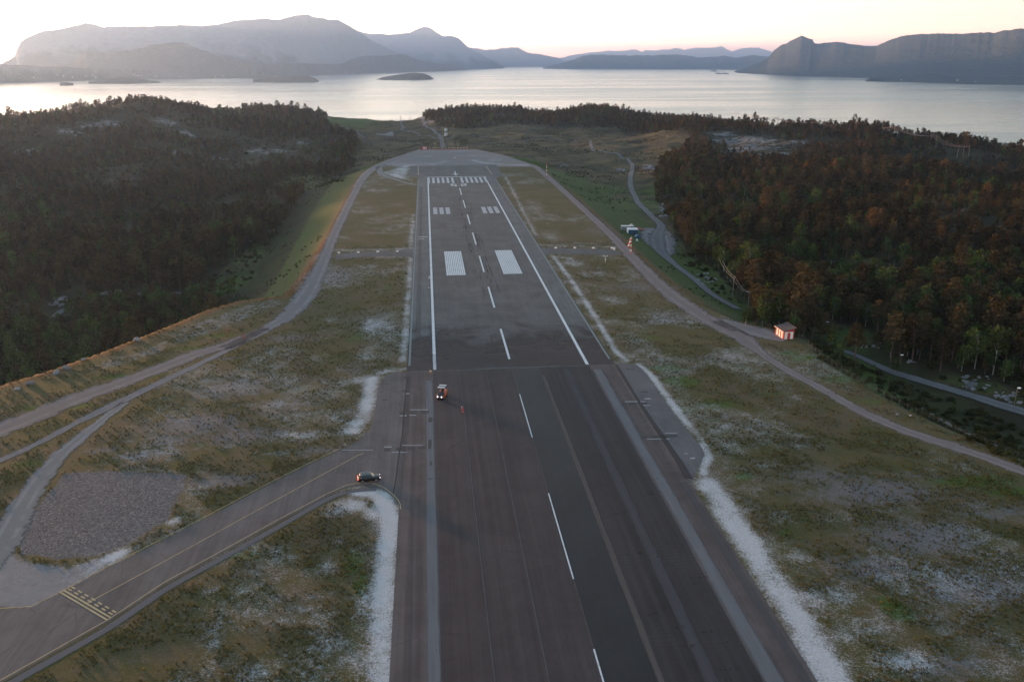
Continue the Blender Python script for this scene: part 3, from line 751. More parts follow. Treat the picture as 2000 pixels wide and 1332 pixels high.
def asphalt(name, dark, light, streak=0.5, swirl=0.0, along=(1, 0.02, 1), rough=0.85, blotch=0.5, rot=0.0, alpha=None):
    n = NT(name)
    P = n.pos()
    st = n.noise(1.1, 5, 0.65, vec=n.map(P, along, (0, 0, rot)))
    st2 = n.noise(0.23, 3, 0.6, vec=n.map(P, along, (0, 0, rot), (31, 7, 0)))
    bl = n.noise(0.09, 5, 0.62, dist=0.5); fine = n.noise(7.0, 3, 0.75); mid = n.noise(0.8, 4, 0.7, dist=.4)
    f = n.math('ADD', n.math('MULTIPLY', st, streak * 0.6), n.math('MULTIPLY', st2, streak * 0.4))
    f = n.math('ADD', f, n.math('MULTIPLY', bl, blotch)); f = n.math('ADD', f, n.math('MULTIPLY', n.math('ADD', n.math('MULTIPLY', fine, .5), n.math('MULTIPLY', mid, .5)), 0.45))
    tot = streak + blotch + 0.45
    f = n.step(n.math('DIVIDE', f, tot), 0.34, 0.66)
    c = n.mix(f, dark, light)
    if swirl > 0:
        wv = n.n('ShaderNodeTexWave', wave_type='RINGS', bands_direction='Z'); n.l(n.map(P, (0.11, 0.16, 0), loc=(-1.2, -33.5, 0)), wv.inputs['Vector'])
        wv.inputs['Scale'].default_value = 2.0; wv.inputs['Distortion'].default_value = 2.5; wv.inputs['Detail'].default_value = 3
        c = n.mix(n.math('MULTIPLY', n.math('MULTIPLY', wv.outputs[0], n.step(bl, 0.4, 0.6)), swirl), c, tuple(v * 0.55 for v in dark))
    # fine cracks and a few oily spots
    vc = n.voro(0.16, feature='DISTANCE_TO_EDGE', vec=n.map(P, (1, 0.5, 1)))
    c = n.mix(n.math('MULTIPLY', n.step(vc, 0.02, 0.0), n.step(bl, 0.48, 0.6, 0, 0.35)), c, tuple(v * 0.5 for v in dark))
    al = None
    if alpha: al = alpha(n)
    nb = n.bump(n.math('ADD', fine, n.math('MULTIPLY', mid, .6)), 0.25, 0.03)
    return n.bsdf(c, rough, normal=nb, spec=0.25, alpha=al)

A_OLD = asphalt('old_asphalt', (0.0553, 0.0572, 0.0591), (0.1164, 0.1203, 0.1227), 0.4, 0.0, (1, 0.03, 1), blotch=0.6)
A_SHO = asphalt('shoulder_asphalt', (0.0578, 0.0641, 0.0666), (0.1546, 0.1668, 0.1708), 0.7, 0.3, (1, 0.05, 1), blotch=0.8)
A_LANE = asphalt('fresh_asphalt', (0.0296, 0.0240, 0.0252), (0.0740, 0.0587, 0.0595), 0.9, 0.0, (1, 0.012, 1), 0.8, 0.5)
A_LANE2 = asphalt('fresh_asphalt_dark', (0.0166, 0.0151, 0.0166), (0.0538, 0.0480, 0.0506), 1.3, 0.25, (1, 0.012, 1), 0.8, 0.7)
A_NEW = asphalt('newest_asphalt', (0.0122, 0.0130, 0.0148), (0.0254, 0.0264, 0.0284), 0.5, 0.0, (1, 0.012, 1), 0.62, 0.7)
A_MILL = asphalt('milled_asphalt', (0.0547, 0.0442, 0.0421), (0.1369, 0.1144, 0.1105), 1.1, 0.0, (1, 0.012, 1), 0.9, 0.7)
A_TAXI = asphalt('taxiway_asphalt', (0.0640, 0.0598, 0.0610), (0.1430, 0.1326, 0.1326), 0.9, 0.0, (1, 0.03, 1), 0.85, 0.6, rot=math.radians(52))
A_DUSTY = asphalt('dusty_strip', (0.0832, 0.0851, 0.0909), (0.1632, 0.1664, 0.1728), 1.3, 0.0, (1, 0.02, 1), 0.9, 0.6)
A_SMEAR = asphalt('dark_smeared_asphalt', (0.0358, 0.0304, 0.0314), (0.0885, 0.0757, 0.0764), 0.6, 0.6, (0.06, 1, 1), 0.85, 0.8,
                  alpha=lambda n: n.math('MULTIPLY', n.step(n.math('ADD', n.math('MULTIPLY', n.xyz(n.pos())[1], -0.02), n.math('MULTIPLY', n.noise(0.07, 5, 0.6, dist=1.0), 1.6)), -4.55, -3.85), 0.93))
Y0, YJ, YT = 40.0, 221.5, 655.0
flat_poly('runway', rect(XC - 30, XC + 30, YJ, YT + 4), 0.012, A_OLD)
flat_poly('runway_shoulder', rect(XC - 30, XC - 22.9, YJ, YT + 3), 0.022, A_SHO)
flat_poly('runway_shoulder', rect(XC + 22.9, XC + 30, YJ, YT + 3), 0.022, A_SHO)
flat_poly('turning_pad', pln([(804, 325), (970, 322), (974, 331), (984, 343.5), (973, 346), (971.5, 348), (815, 348), (813, 346), (799, 345)]), 0.016, A_OLD)
flat_poly('runway', rect(XC - 30, XC + 30, Y0, YJ), 0.012, A_MILL)
flat_poly('runway_smear', rect(XC - 30, XC + 30, YJ + 0.4, YJ + 60), 0.030, A_SMEAR)
LX = [-22.6, -15.2, -7.6, 0.0, 7.9, 15.2, 22.4]
for i, mt in enumerate([A_LANE, A_LANE, A_LANE, A_NEW, A_LANE2, A_LANE2]):
    flat_poly('runway_lane', rect(XC + LX[i] + (0.05 if i else 0), XC + LX[i + 1] - 0.05, Y0, YJ - 0.2), 0.022, mt)


def fade_asphalt(name, dark, light, thr, width_noise=0.6):
    n = NT(name); P = n.pos()
    f = n.noise(1.6, 5, 0.7, vec=n.map(P, (1, .05, 1)))
    uv = n.n('ShaderNodeUVMap').outputs[0]; u, _, _ = n.xyz(uv)
    e = n.math('MULTIPLY', n.math('ABSOLUTE', n.math('SUBTRACT', u, 0.5)), 2.0)
    a = n.step(n.math('ADD', e, n.math('MULTIPLY', n.math('SUBTRACT', n.math('ADD', n.math('MULTIPLY', f, .6), n.math('MULTIPLY', n.noise(.12, 4, .6, vec=n.map(P, (1, .35, 1))), .5)), 0.55), width_noise * 2)), 0.95, 0.5)
    return n.bsdf(n.mix(f, dark, light), 0.9, alpha=n.math('MULTIPLY', a, thr), spec=0.2)


def strip(name, pts, width, off, mat, step=3.0, on_terrain=True, kind='structure', nx=7, tag_it=True):
    """a ribbon draped over the ground; pts world xy; width number or list"""
    P = np.array([p[:2] for p in pts], float)
    w = np.full(len(P), float(width)) if np.isscalar(width) else np.array(width, float)
    Q = np.array(catmull([(p[0], p[1], ww) for p, ww in zip(P, w)], step))
    T = np.gradient(Q[:, :2], axis=0); T /= np.linalg.norm(T, axis=1)[:, None] + 1e-9
    Nn = np.stack([-T[:, 1], T[:, 0]], -1)
    us = np.linspace(-0.5, 0.5, nx)
    X = Q[:, 0][:, None] + Nn[:, 0][:, None] * us[None] * Q[:, 2][:, None]
    Y = Q[:, 1][:, None] + Nn[:, 1][:, None] * us[None] * Q[:, 2][:, None]
    Z = (terrain(X, Y) if on_terrain else plane_z(X, Y)) + (off if np.isscalar(off) else off)
    if on_terrain:
        offp = np.where(sdist(X, Y, PLATEAU) < 0, 0.03, off); Z = terrain(X, Y) + offp
    F = grid_faces(len(Q), nx)[:, ::-1]
    me = np_mesh(name, np.stack([X, Y, Z], -1).reshape(-1, 3), F)
    s = np.concatenate([[0], np.cumsum(np.linalg.norm(np.diff(Q[:, :2], axis=0), axis=1))])
    UV = np.stack([np.broadcast_to(us[None] + 0.5, X.shape), np.broadcast_to(s[:, None] / 5, X.shape)], -1).reshape(-1, 2)
    lay = me.uv_layers.new(name='UVMap')
    lay.data.foreach_set('uv', UV[F.ravel()].astype(np.float32).ravel())
    o = link(name, me, mat)
    return tag(o, kind=kind) if tag_it else o

SEAM = fade_asphalt('worn_seam', (0.07, 0.062, 0.06), (0.13, 0.115, 0.108), 0.85)
STREAK = fade_asphalt('dusty_streak', (0.07, 0.07, 0.077), (0.135, 0.136, 0.145), 0.5)
PALE = fade_asphalt('pale_wear', (0.08, 0.075, 0.075), (0.15, 0.142, 0.14), 0.25)
DSTRIP = fade_asphalt('dusty_edge_strip', (0.085, 0.088, 0.097), (0.21, 0.217, 0.228), 0.9, 0.45)
GREENEDGE = fade_asphalt('pale_green_edge', (0.15, 0.18, 0.185), (0.30, 0.34, 0.34), 0.85, 0.3)
yy = lambda a, b: [(0, a), (0, b)]
def line(xc, w, y0, y1, mat, off=0.034, name='runway_wear'):
    strip(name, [(XC + xc, y0), (XC + xc, (y0 + y1) / 2), (XC + xc, y1)], w, off, mat, 12.0, False, nx=5)
line(-23.7, 2.6, Y0, 214, DSTRIP); line(24.0, 3.4, Y0, 218, DSTRIP)
line(8.1, 1.6, Y0, 215, SEAM); line(15.2, 2.6, Y0, 219, STREAK); line(-15.2, 0.9, Y0, 219, PALE); line(-7.6, 1.1, Y0, 219, PALE); line(-0.9, 0.7, Y0, 219, PALE)
line(-27.5, 1.4, Y0, 205, PALE); line(28.4, 2.0, Y0, 150, STREAK)
line(-29.3, 0.9, YJ + 5, 640, GREENEDGE); line(29.4, 0.9, YJ + 5, 640, GREENEDGE)
line(-27.0, 2.2, YJ + 20, 600, PALE)

# thin construction joints between the lanes
JOINT = flat_mat('joint_chalk', (0.085, 0.077, 0.075), 0.9, var=.5, scale=.4)
multi_quads('runway_joint', [rect(XC + x - .07, XC + x + .07, Y0, YJ - 1) for x in (-15.2, -7.6)] + [rect(XC - 0.05, XC + .07, Y0, YJ - 1)] + ribbon_quads([(XC - 22, YJ + .2), (XC - 10, YJ - .5), (XC + 2, YJ + .4), (XC + 12, YJ - .3), (XC + 22.5, YJ + .1)], 0.22), 0.04, JOINT)

CHALK = fade_asphalt('chalky_debris', (0.09, 0.085, 0.085), (0.21, 0.20, 0.20), 0.6, 1.0)
strip('asphalt_patch', [(XC - 12, YJ), (XC - 2, YJ + .4), (XC + 6, YJ + .2), (XC + 14, YJ + .6)], [1.2, 2.4, 1.6, 2.2], .047, CHALK, 1.0, False, nx=5)
# side pads and taxiway
PADL = pln([(800, 727.5), (770, 728), (755, 733), (743, 746), (738, 768), (730, 812), (722, 838), (700, 862), (663, 880), (602, 908), (531, 943.5), (425, 1000), (319, 1055), (212, 1108), (117, 1159), (88, 1173), (60, 1187), (-20, 1192), (-400, 1200),
            (-400, 1640), (-60, 1364), (0, 1334), (106, 1274), (212, 1214), (319, 1143), (425, 1085), (531, 1026), (638, 969.5), (673, 953), (700, 949), (724, 949.5), (745, 955), (760, 964), (772, 975), (779, 988), (782, 1003), (783, 1015)])
PADL += [(XC - 29.8, pln([(783, 1015)])[0][1] - 6), (XC - 29.8, pln([(800, 727.5)])[0][1])]
flat_poly('taxiway', PADL, 0.010, A_TAXI)
PADR = pln([(1203, 709), (1240, 712), (1250, 717), (1264, 732), (1281, 755), (1298, 782), (1331, 827), (1360, 861), (1372, 876), (1376, 886), (1367, 908), (1356, 930)])
PADR = [(XC + 29.8, PADR[0][1])] + PADR + [(XC + 29.8, PADR[-1][1] - 3)]
flat_poly('runway_side_pad', PADR, 0.010, asphalt('pad_asphalt', (0.085, 0.08, 0.083), (0.145, 0.138, 0.14), 0.6, 0.0, (1, 0.1, 1), blotch=0.9))
LINKL = pln([(655, 497), (700, 493), (760, 490.5), (806, 486), (806, 505), (800, 502), (770, 500.5), (700, 503), (655, 508)])
flat_poly('papi_path', LINKL, 0.016, A_OLD)
LINKR = pln([(1040, 483), (1060, 484.5), (1120, 485.5), (1200, 487), (1215, 498), (1150, 497), (1080, 497), (1062, 499), (1052, 505)])
flat_poly('papi_path', LINKR, 0.016, A_OLD)
GREYG = None

# trench scars: dark refilled squares in rows, cracks
DARKP = flat_mat('tar_patch', (0.045, 0.042, 0.042), 0.85, scale=1.5, var=.4)
PALEP = flat_mat('pale_filler', (0.33, 0.33, 0.34), 0.9, scale=1.2, var=.4)
def px_quad(cx, cy, wpx, hpx):
    return pln([(cx - wpx / 2, cy + hpx / 2), (cx + wpx / 2, cy + hpx / 2), (cx + wpx / 2 + 1, cy - hpx / 2), (cx - wpx / 2 + 1, cy - hpx / 2)])
dark = [(787, 807.5, 13, 5), (807, 806, 13, 4.5), (829, 805, 16, 5), (756, 878.5, 12, 5.5), (779, 877, 12, 5), (802, 875.5, 13, 5.5), (824, 874, 14, 5.5), (840, 820, 8, 9), (839, 868, 6, 18),
        (1217, 790, 11, 4), (1235, 789, 13, 4.5), (1256, 788, 14, 4), (1257, 854, 14, 4), (1278, 853, 15, 4), (1297, 852, 16, 5), (1314, 851.5, 17, 4), (1198, 736, 5, 3), (750, 751, 14, 1.6), (745, 765, 8, 1.4), (752, 781, 12, 1.4), (793, 738, 10, 4), (790, 764, 10, 3), (841, 905, 4, 8), (840, 935, 9, 2), (1230, 721, 14, 1.6), (1258, 766, 15, 1.5), (1243, 836, 10, 1.5), (1046, 463, 12, 3)]
multi_quads('asphalt_patch', [px_quad(*d) for d in dark], 0.046, DARKP)
pale = [(787, 812, 14, 1.6), (806, 811, 14, 1.4), (818, 800.5, 34, 1.2), (757, 873, 15, 1.4), (780, 883.5, 30, 1.2), (805, 870, 40, 1.2), (698, 879, 60, 1.0), (1240, 784.5, 40, 1.3), (1262, 792, 16, 1.2), (1285, 857.5, 44, 1.3), (1310, 846, 24, 1.2), (1352, 895, 10, 3), (1340, 886, 8, 1.2), (1264, 779, 12, 2), (795, 769, 9, 1.6), (844, 571, 3, 5), (840, 562, 10, 1.2), (838, 542, 3, 6), (694, 464, 0.1, 0.1), (826, 463, 18, 1.2), (822, 467, 12, 1)]
multi_quads('asphalt_patch', [px_quad(*d) for d in pale], 0.044, PALEP)
strip('asphalt_patch', pln([(1203, 712), (1222, 742), (1240, 772), (1258, 800), (1285, 840), (1305, 870), (1325, 900), (1345, 935)]), [.8, 1.0, .9, 1.2, 1.5, 1.5, 1.8, 2.2], 0.046, fade_asphalt('dark_trench', (0.04, 0.036, 0.036), (0.08, 0.07, 0.07), 0.9, .4), 2.0, False, nx=5)
strip('asphalt_patch', pln([(796, 735), (790, 790), (786, 850), (779, 890), (774, 930), (768, 965)]), .35, 0.046, fade_asphalt('crack_fill', (0.03, 0.028, 0.028), (0.06, 0.055, 0.055), 0.9, .2), 2.0, False, nx=3)
strip('asphalt_patch', pln([(800, 735), (795, 790), (792, 850), (787, 890), (782, 930), (776, 985)]), 1.6, 0.040, PALE, 2.0, False, nx=5)

# ------------------------------------------------------------------ painted markings
def paint(name, c, wear=0.25):
    n = NT(name)
    f = n.noise(1.4, 5, 0.75); g = n.noise(0.3, 3, .6)
    w = n.step(n.math('ADD', n.math('MULTIPLY', f, .7), n.math('MULTIPLY', g, .3)), 0.36, 0.5)
    return n.bsdf(n.mix(w, tuple(v * (1 - wear) for v in c), c), 0.7, spec=0.3)
WHITE = paint('white_paint', (0.60, 0.64, 0.66), 0.4); WHITE2 = paint('worn_white_paint', (0.44, 0.46, 0.48), 0.35); YEL = paint('yellow_paint', (0.40, 0.32, 0.17), 0.35); YELT = paint('faint_yellow_paint', (0.22, 0.20, 0.11), 0.3)
ML = 0.052
multi_quads('runway_edge_line', [rect(XC - 22.5, XC - 21.6, 236, YT), rect(XC + 21.6, XC + 22.5, 222.5, YT)], ML, WHITE)
multi_quads('runway_edge_line', [rect(XC - 22.5, XC - 21.6, 222.5, 236)], ML, WHITE2)
multi_quads('threshold_line', [rect(XC - 21.55, XC + 21.55, YT - 1.0, YT + 0.8)], ML, WHITE)
q = []
for s in (-1, 1):
    for k in range(6):
        x = s * (2.6 + 3.62 * k + 0.0)
        q.append(rect(XC + min(x, x + s * 1.8), XC + max(x, x + s * 1.8), YT - 36, YT - 4.5))
multi_quads('threshold_stripes', q, ML, WHITE2)
dash = []
for k, ya in enumerate([(596, 561)]): pass
yb = [float(on_plane(900, v)[1]) for v in (368, 391.5, 419.5, 455.3, 501.2, 562, 645)]; ye = [float(on_plane(900, v)[1]) for v in (381, 406.3, 438.8, 479.2, 532.8, 603, 705)]
multi_quads('centreline', [rect(XC - .33, XC + .33, e, b) for b, e in zip(yb, ye)], ML, WHITE)
dd = [(770, 856), (967, 1138), (1278, 1390)]
multi_quads('centreline', [rect(XC - .13, XC + .13, float(on_plane(1000, e)[1]), float(on_plane(1000, b)[1])) for b, e in dd], ML, WHITE)
multi_quads('centreline', [rect(XC - .12, XC + .12, 600, YT - 2), rect(XC - .1, XC + .1, YT + 3, YT + 12)], ML, YELT)
yt = [(405.8, 418)]
q = []
ya_, yb_ = float(on_plane(900, 405.2)[1]), float(on_plane(900, 418)[1])
for s in (-1, 1):
    for k in range(3):
        x = s * (9.6 + 3.75 * k); a, b = sorted((x, x + s * 2.5))
        for j in range(5):
            u0 = a + (b - a) * j / 5
            q.append(rect(XC + u0, XC + u0 + (b - a) / 5 - 0.10, yb_, ya_))
multi_quads('touchdown_marking', q, ML, WHITE2)
q = []
ya_, yb_ = float(on_plane(930, 490.3)[1]), float(on_plane(930, 537)[1])
for s in (-1, 1):
    for j in range(10):
        x = s * 7.9 + s * j * 0.80
        a, b = sorted((x, x + s * 0.64))
        q.append(rect(XC + a, XC + b, yb_, ya_))
multi_quads('aiming_point_marking', q, ML, WHITE)
# runway number 25, read by pilots landing towards the camera
def digit(segs, cx, cy, w=4.2, h=12.0, t=1.15):
    R = {'t': (-w / 2, w / 2, h / 2 - t * 1.4, h / 2), 'm': (-w / 2, w / 2, -t * .7, t * .7), 'b': (-w / 2, w / 2, -h / 2, -h / 2 + t * 1.4),
         'ul': (-w / 2, -w / 2 + t, t * .7, h / 2 - t * 1.4), 'ur': (w / 2 - t, w / 2, t * .7, h / 2 - t * 1.4), 'll': (-w / 2, -w / 2 + t, -h / 2 + t * 1.4, -t * .7), 'lr': (w / 2 - t, w / 2, -h / 2 + t * 1.4, -t * .7)}
    return [rect(cx - b, cx - a, cy - d, cy - c) for a, b, c, d in (R[s] for s in segs)]     # turned by 180 degrees
yn = float(on_plane(895, 361.8)[1])
multi_quads('runway_number', digit(['t', 'ur', 'm', 'll', 'b'], XC + 3.6, yn) + digit(['t', 'ul', 'm', 'lr', 'b'], XC - 3.6, yn), ML, WHITE)
ya_ = YT + 8
multi_quads('threshold_arrow', [rect(XC - .45, XC + .45, ya_ + 4, ya_ + 27)] + [[(XC, ya_), (XC, ya_ + 2.6), (XC + s * 2.0, ya_ + 14.5), (XC + s * 2.0, ya_ + 10.5)] for s in (-1, 1)], ML, WHITE)
multi_quads('turning_pad_line', ribbon_quads(pln([(817, 325.5), (816.8, 342)]), .5) + ribbon_quads(pln([(949, 324.5), (960.5, 340.5)]), .5) + ribbon_quads(pln([(817, 342), (833, 345)]), .25) + ribbon_quads(pln([(960.5, 340.5), (947, 344)]), .25) + ribbon_quads(pln([(805, 325.3), (945, 324.6)]), .3), ML, YEL)
lp = [(845, 331), (848, 328.5), (860, 327), (890, 326.6), (915, 327), (925, 329), (927, 332), (922, 335), (908, 338), (894, 342)]
multi_quads('turning_pad_line', ribbon_quads(pln(lp), .22) + ribbon_quads(pln([(845, 331), (848, 334), (862, 337), (878, 340), (889, 343)]), .22), ML, YELT)
# taxiway lines
UP = [(694, 860), (663, 876.5), (602.5, 905), (531.7, 940), (425, 996.5), (319, 1051.4), (212.7, 1104.6), (117, 1156), (88.6, 1170), (60, 1184), (0, 1188), (-60, 1192)]
LO = [(782.8, 995), (781.6, 985), (778.6, 978), (772.6, 970.6), (765, 963.4), (756, 956.7), (746.3, 950.4), (735, 946.3), (724, 944.3), (709, 943.5), (697.5, 944), (684.8, 945.8), (672.8, 949), (638, 964.5), (531.7, 1021), (425, 1080), (319, 1138), (212.7, 1209), (106, 1269), (0, 1328.6), (-120, 1400)]
CE = [(710, 885), (698, 890), (531.7, 980.5), (319, 1097.5), (170, 1178)]
multi_quads('taxiway_line', ribbon_quads(pln(UP[1:]), .16) + ribbon_quads(pln(LO), .18) + ribbon_quads(pln(CE), .17), ML, YEL)
H0, H1 = [np.array(v) for v in pln([(117, 1156), (210, 1211)])]
hd = (H1 - H0) / np.linalg.norm(H1 - H0); hl = np.linalg.norm(H1 - H0); hn = np.array([-hd[1], hd[0]])
if hn[0] < 0: hn = -hn
q = ribbon_quads([H0, H1], .32) + ribbon_quads([H0 + hn * .62, H1 + hn * .62], .32)
for k in range(7):
    a = H0 + hd * (hl * (k + .12) / 7); b = a + hd * hl / 7 * .55
    q += ribbon_quads([a + hn * 1.25, b + hn * 1.25], .3) + ribbon_quads([a + hn * 1.85, b + hn * 1.85], .3)
multi_quads('holding_line', q, ML + .006, YEL)

# tyre marks in the touchdown zone
TYRE = NT('tyre_rubber'); P_ = TYRE.pos()
tf = TYRE.noise(2.0, 4, .7, vec=TYRE.map(P_, (1, .03, 1)))
TYRE = TYRE.bsdf((0.035, 0.035, 0.036), .8, alpha=TYRE.math('MULTIPLY', TYRE.step(tf, .46, .62), .75))
q = []
for k in range(170):
    s = random.choice((-1, 1)); x = XC + s * random.uniform(1.2, 3.6) + random.gauss(0, .5) - .6; y = random.gauss(400, 60)
    if 240 < y < 540:
        l = random.uniform(6, 26); dx = random.gauss(0, .15)
        q.append([(x, y), (x + .26, y), (x + dx + .26, y + l), (x + dx, y + l)])
for k in range(26):
    y = random.uniform(60, 165); x = XC + random.uniform(9, 21); l = random.uniform(1.5, 4)
    q.append([(x, y), (x + l, y + random.uniform(-.4, .6)), (x + l, y + .75), (x, y + .3)])
multi_quads('tyre_mark', q, 0.049, TYRE)

# ------------------------------------------------------------------ gravel tracks and roads
def gravel_mat(name, dark, light, edge=0.5, rut=0.35):
    n = NT(name); P = n.pos()
    uv = n.n('ShaderNodeUVMap').outputs[0]; u, v, _ = n.xyz(uv)
    m = n.noise(0.6, 5, .7, dist=.5); f = n.noise(5, 3, .75)
    e = n.math('MULTIPLY', n.math('ABSOLUTE', n.math('SUBTRACT', u, 0.5)), 2.0)
    ruts = n.math('MULTIPLY', n.step(n.math('ABSOLUTE', n.math('SUBTRACT', e, 0.42)), 0.22, 0.02), n.step(n.noise(.15, 3, .6), .35, .6))
    c = n.mix(n.math('ADD', n.math('MULTIPLY', m, .5), n.math('MULTIPLY', f, .5)), dark, light)
    c = n.mix(n.math('MULTIPLY', ruts, rut), c, tuple(min(.6, x * 1.5) for x in light))
    a = n.step(n.math('ADD', e, n.math('MULTIPLY', n.math('SUBTRACT', n.math('ADD', n.math('MULTIPLY', m, .6), n.math('MULTIPLY', n.noise(.2, 3, .6), .4)), 0.5), 1.4 * edge)), 1.0, 0.72)
    return n.bsdf(c, .95, alpha=a, normal=n.bump(f, .3, .05), spec=.15)
G_GREY = gravel_mat('grey_gravel', (0.115, 0.11, 0.115), (0.21, 0.20, 0.205), 1.5)
G_PINK = gravel_mat('pinkish_gravel', (0.11, 0.096, 0.095), (0.215, 0.185, 0.18), 1.6)
G_PALE = gravel_mat('pale_gravel', (0.10, 0.102, 0.105), (0.225, 0.23, 0.235), 1.5)
G_ROAD = gravel_mat('service_road_gravel', (0.085, 0.087, 0.09), (0.155, 0.157, 0.16), .6)
G_DARK = gravel_mat('gravel_verge', (0.085, 0.082, 0.09), (0.15, 0.145, 0.155), .5, 0)

strip('gravel_track', pln([(1040, 322), (1066, 342), (1128, 398), (1193, 459), (1237, 505), (1292, 560), (1345, 600), (1400, 634), (1450, 660), (1492, 694), (1540, 724), (1600, 757), (1680, 802), (1760, 838), (1850, 868), (1930, 895), (2000, 921), (2120, 965)]),
      [7, 6.5, 6, 6, 7, 8, 9, 9, 8, 4.2, 4, 4.2, 4.5, 5, 5, 5, 5, 5], .1, G_PINK)
strip('gravel_track', pln([(1400, 625), (1450, 640), (1500, 655), (1535, 664)]), [6, 12, 10, 6], .1, G_GREY)
strip('footpath', atp([(1780, 788), (1806, 802), (1842, 822), (1878, 842), (1914, 858), (1950, 876), (1990, 900)]), 2.2, .12, G_PINK, 1.5)
strip('gravel_track', pln([(800, 297), (770, 309), (738, 324), (712, 344), (698, 366), (673, 415), (651, 462), (636, 500), (614, 548), (592, 585), (560, 618), (520, 642), (480, 662), (440, 680)]), [8, 9, 10, 9, 7, 6.5, 6.5, 6.5, 8, 10, 8, 6, 5.5, 5], .1, G_GREY)
strip('gravel_track', pln([(740, 326), (745, 340), (770, 350), (795, 358), (812, 362)]), [6, 6, 5, 4, 3], .1, G_PALE)
strip('gravel_track', pln([(520, 640), (447, 672), (383, 692), (306, 722), (230, 750), (153, 778), (77, 808), (0, 839), (-110, 885)]), [4, 7, 8, 8, 8.5, 9, 9.5, 10, 10], .1, G_PINK)
strip('gravel_track', pln([(485, 663), (440, 686), (383, 714), (306, 750), (230, 787), (153, 824), (76, 865), (0, 899), (-80, 930)]), [3.2, 3.0, 2.8, 3.4, 3.8, 3.0, 2.6, 2.6, 2.6], .1, G_GREY)
strip('gravel_track', pln([(245, 786), (215, 808), (178, 838), (128, 879), (90, 920), (58, 965), (32, 1010), (5, 1060), (-40, 1115)]), [3, 3.2, 3.6, 4.5, 5, 5.5, 6, 7, 8], .1, G_PALE)
#
strip('gravel_verge', pln([(735, 955), (700, 957), (645, 972), (540, 1031), (430, 1092), (325, 1150), (218, 1222), (112, 1283), (5, 1343), (-110, 1410)]), 1.7, .06, G_DARK, 1.5)
strip('service_road', atp([(1153, 275), (1157, 291), (1182, 297.5), (1212, 306), (1233, 320), (1234, 336), (1231, 356), (1238, 380), (1251, 402), (1274, 425), (1291, 441), (1285, 456), (1283, 472), (1290, 492), (1318, 518), (1355, 546), (1392, 577), (1440, 605)]),
      [4, 4.5, 4.5, 4.5, 5, 5, 5, 5, 5, 5, 6, 8, 10, 8, 5, 5, 5, 5], .35, G_ROAD)
strip('service_road', atp([(1640, 684), (1668, 694), (1720, 718), (1800, 745), (1870, 766), (1950, 791), (2010, 810), (2100, 838)]), 4.6, .3, G_ROAD)
strip('parking_area', atp([(1279, 447), (1281, 456), (1284, 468), (1291, 483), (1300, 498)]), [12, 19, 22, 17, 7], .3, G_GREY, 2.0)
strip('service_road', atp([(862, 236), (826, 234), (832, 247), (850, 259), (861, 270), (866, 289)])[1:], [5, 6, 6, 7, 8], .5, G_ROAD)
strip('service_road', atp([(762, 233), (783, 240), (788, 248), (785, 256), (812, 261), (838, 266), (856, 273)]), [4, 5, 6, 5, 4, 3, 3], .5, G_ROAD)
strip('footpath', atp([(872, 272), (890, 264), (915, 263), (950, 269), (978, 271)]), 2.4, .5, G_PINK)
strip('footpath', atp([(700, 277), (760, 279.5), (820, 281), (875, 283), (950, 282), (1040, 274.5), (1152, 274)]), 1.9, .5, G_PINK)
strip('parking_area', atp([(740, 262), (752, 264), (765, 258)]), [8, 30, 6], .5, G_GREY)
strip('parking_area', atp([(690, 230), (720, 230), (750, 233)]), [30, 50, 20], .6, G_GREY)
strip('parking_area', atp([(810, 232), (832, 233), (850, 231)]), [16, 24, 14], .6, G_GREY)
strip('service_road', atp([(95, 630), (130, 606), (190, 590), (260, 578), (330, 575), (380, 572)]), 4, .5, G_ROAD)
strip('service_road', atp([(640, 247), (668, 248), (690, 254), (700, 262), (712, 270)]), 4, .6, G_ROAD)
# ------------------------------------------------------------------ vegetation
def leaf_mat(name, a, b, rust, rust_sunf=0.2, seed=0.0, rough=0.8):
    n = NT(name)
    oi = n.n('ShaderNodeObjectInfo'); r = oi.outputs['Random']; loc = oi.outputs['Location']
    f = n.noise(0.9, 3, .7, vec=n.gen('Object')); g = n.noise(0.012, 3, .6, vec=loc); east_sun = n.step(n.xyz(loc)[0], 90.0, 280.0, -0.30, 0.04)
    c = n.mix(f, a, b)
    c = n.mix(n.math('MULTIPLY', n.step(n.math('ADD', n.math('ADD', r, east_sun), n.math('MULTIPLY', n.math('SUBTRACT', g, .5), 1.9)), 1 - rust_sunf - .12, 1 - rust_sunf + .2), .9), c, n.mix(f, tuple(v * .55 for v in rust), rust))  # rust: random leaf tint, plus sunlight on right-hand crowns put into colour
    r2 = n.math('FRACT', n.math('MULTIPLY', r, 17.31))
    c = n.mix(1.0, c, n.mix(r2, (.45, .5, .48), (1.5, 1.42, 1.3)), 'MULTIPLY')
    p = n.n('ShaderNodeBsdfDiffuse'); n.l(c, p.inputs[0])
    t = n.n('ShaderNodeBsdfTranslucent'); n.l(c, t.inputs[0])
    mx = n.n('ShaderNodeMixShader'); mx.inputs[0].default_value = 0.22
    n.l(p.outputs[0], mx.inputs[1]); n.l(t.outputs[0], mx.inputs[2]); n.l(mx.outputs[0], n.out.inputs['Surface'])
    return n.m

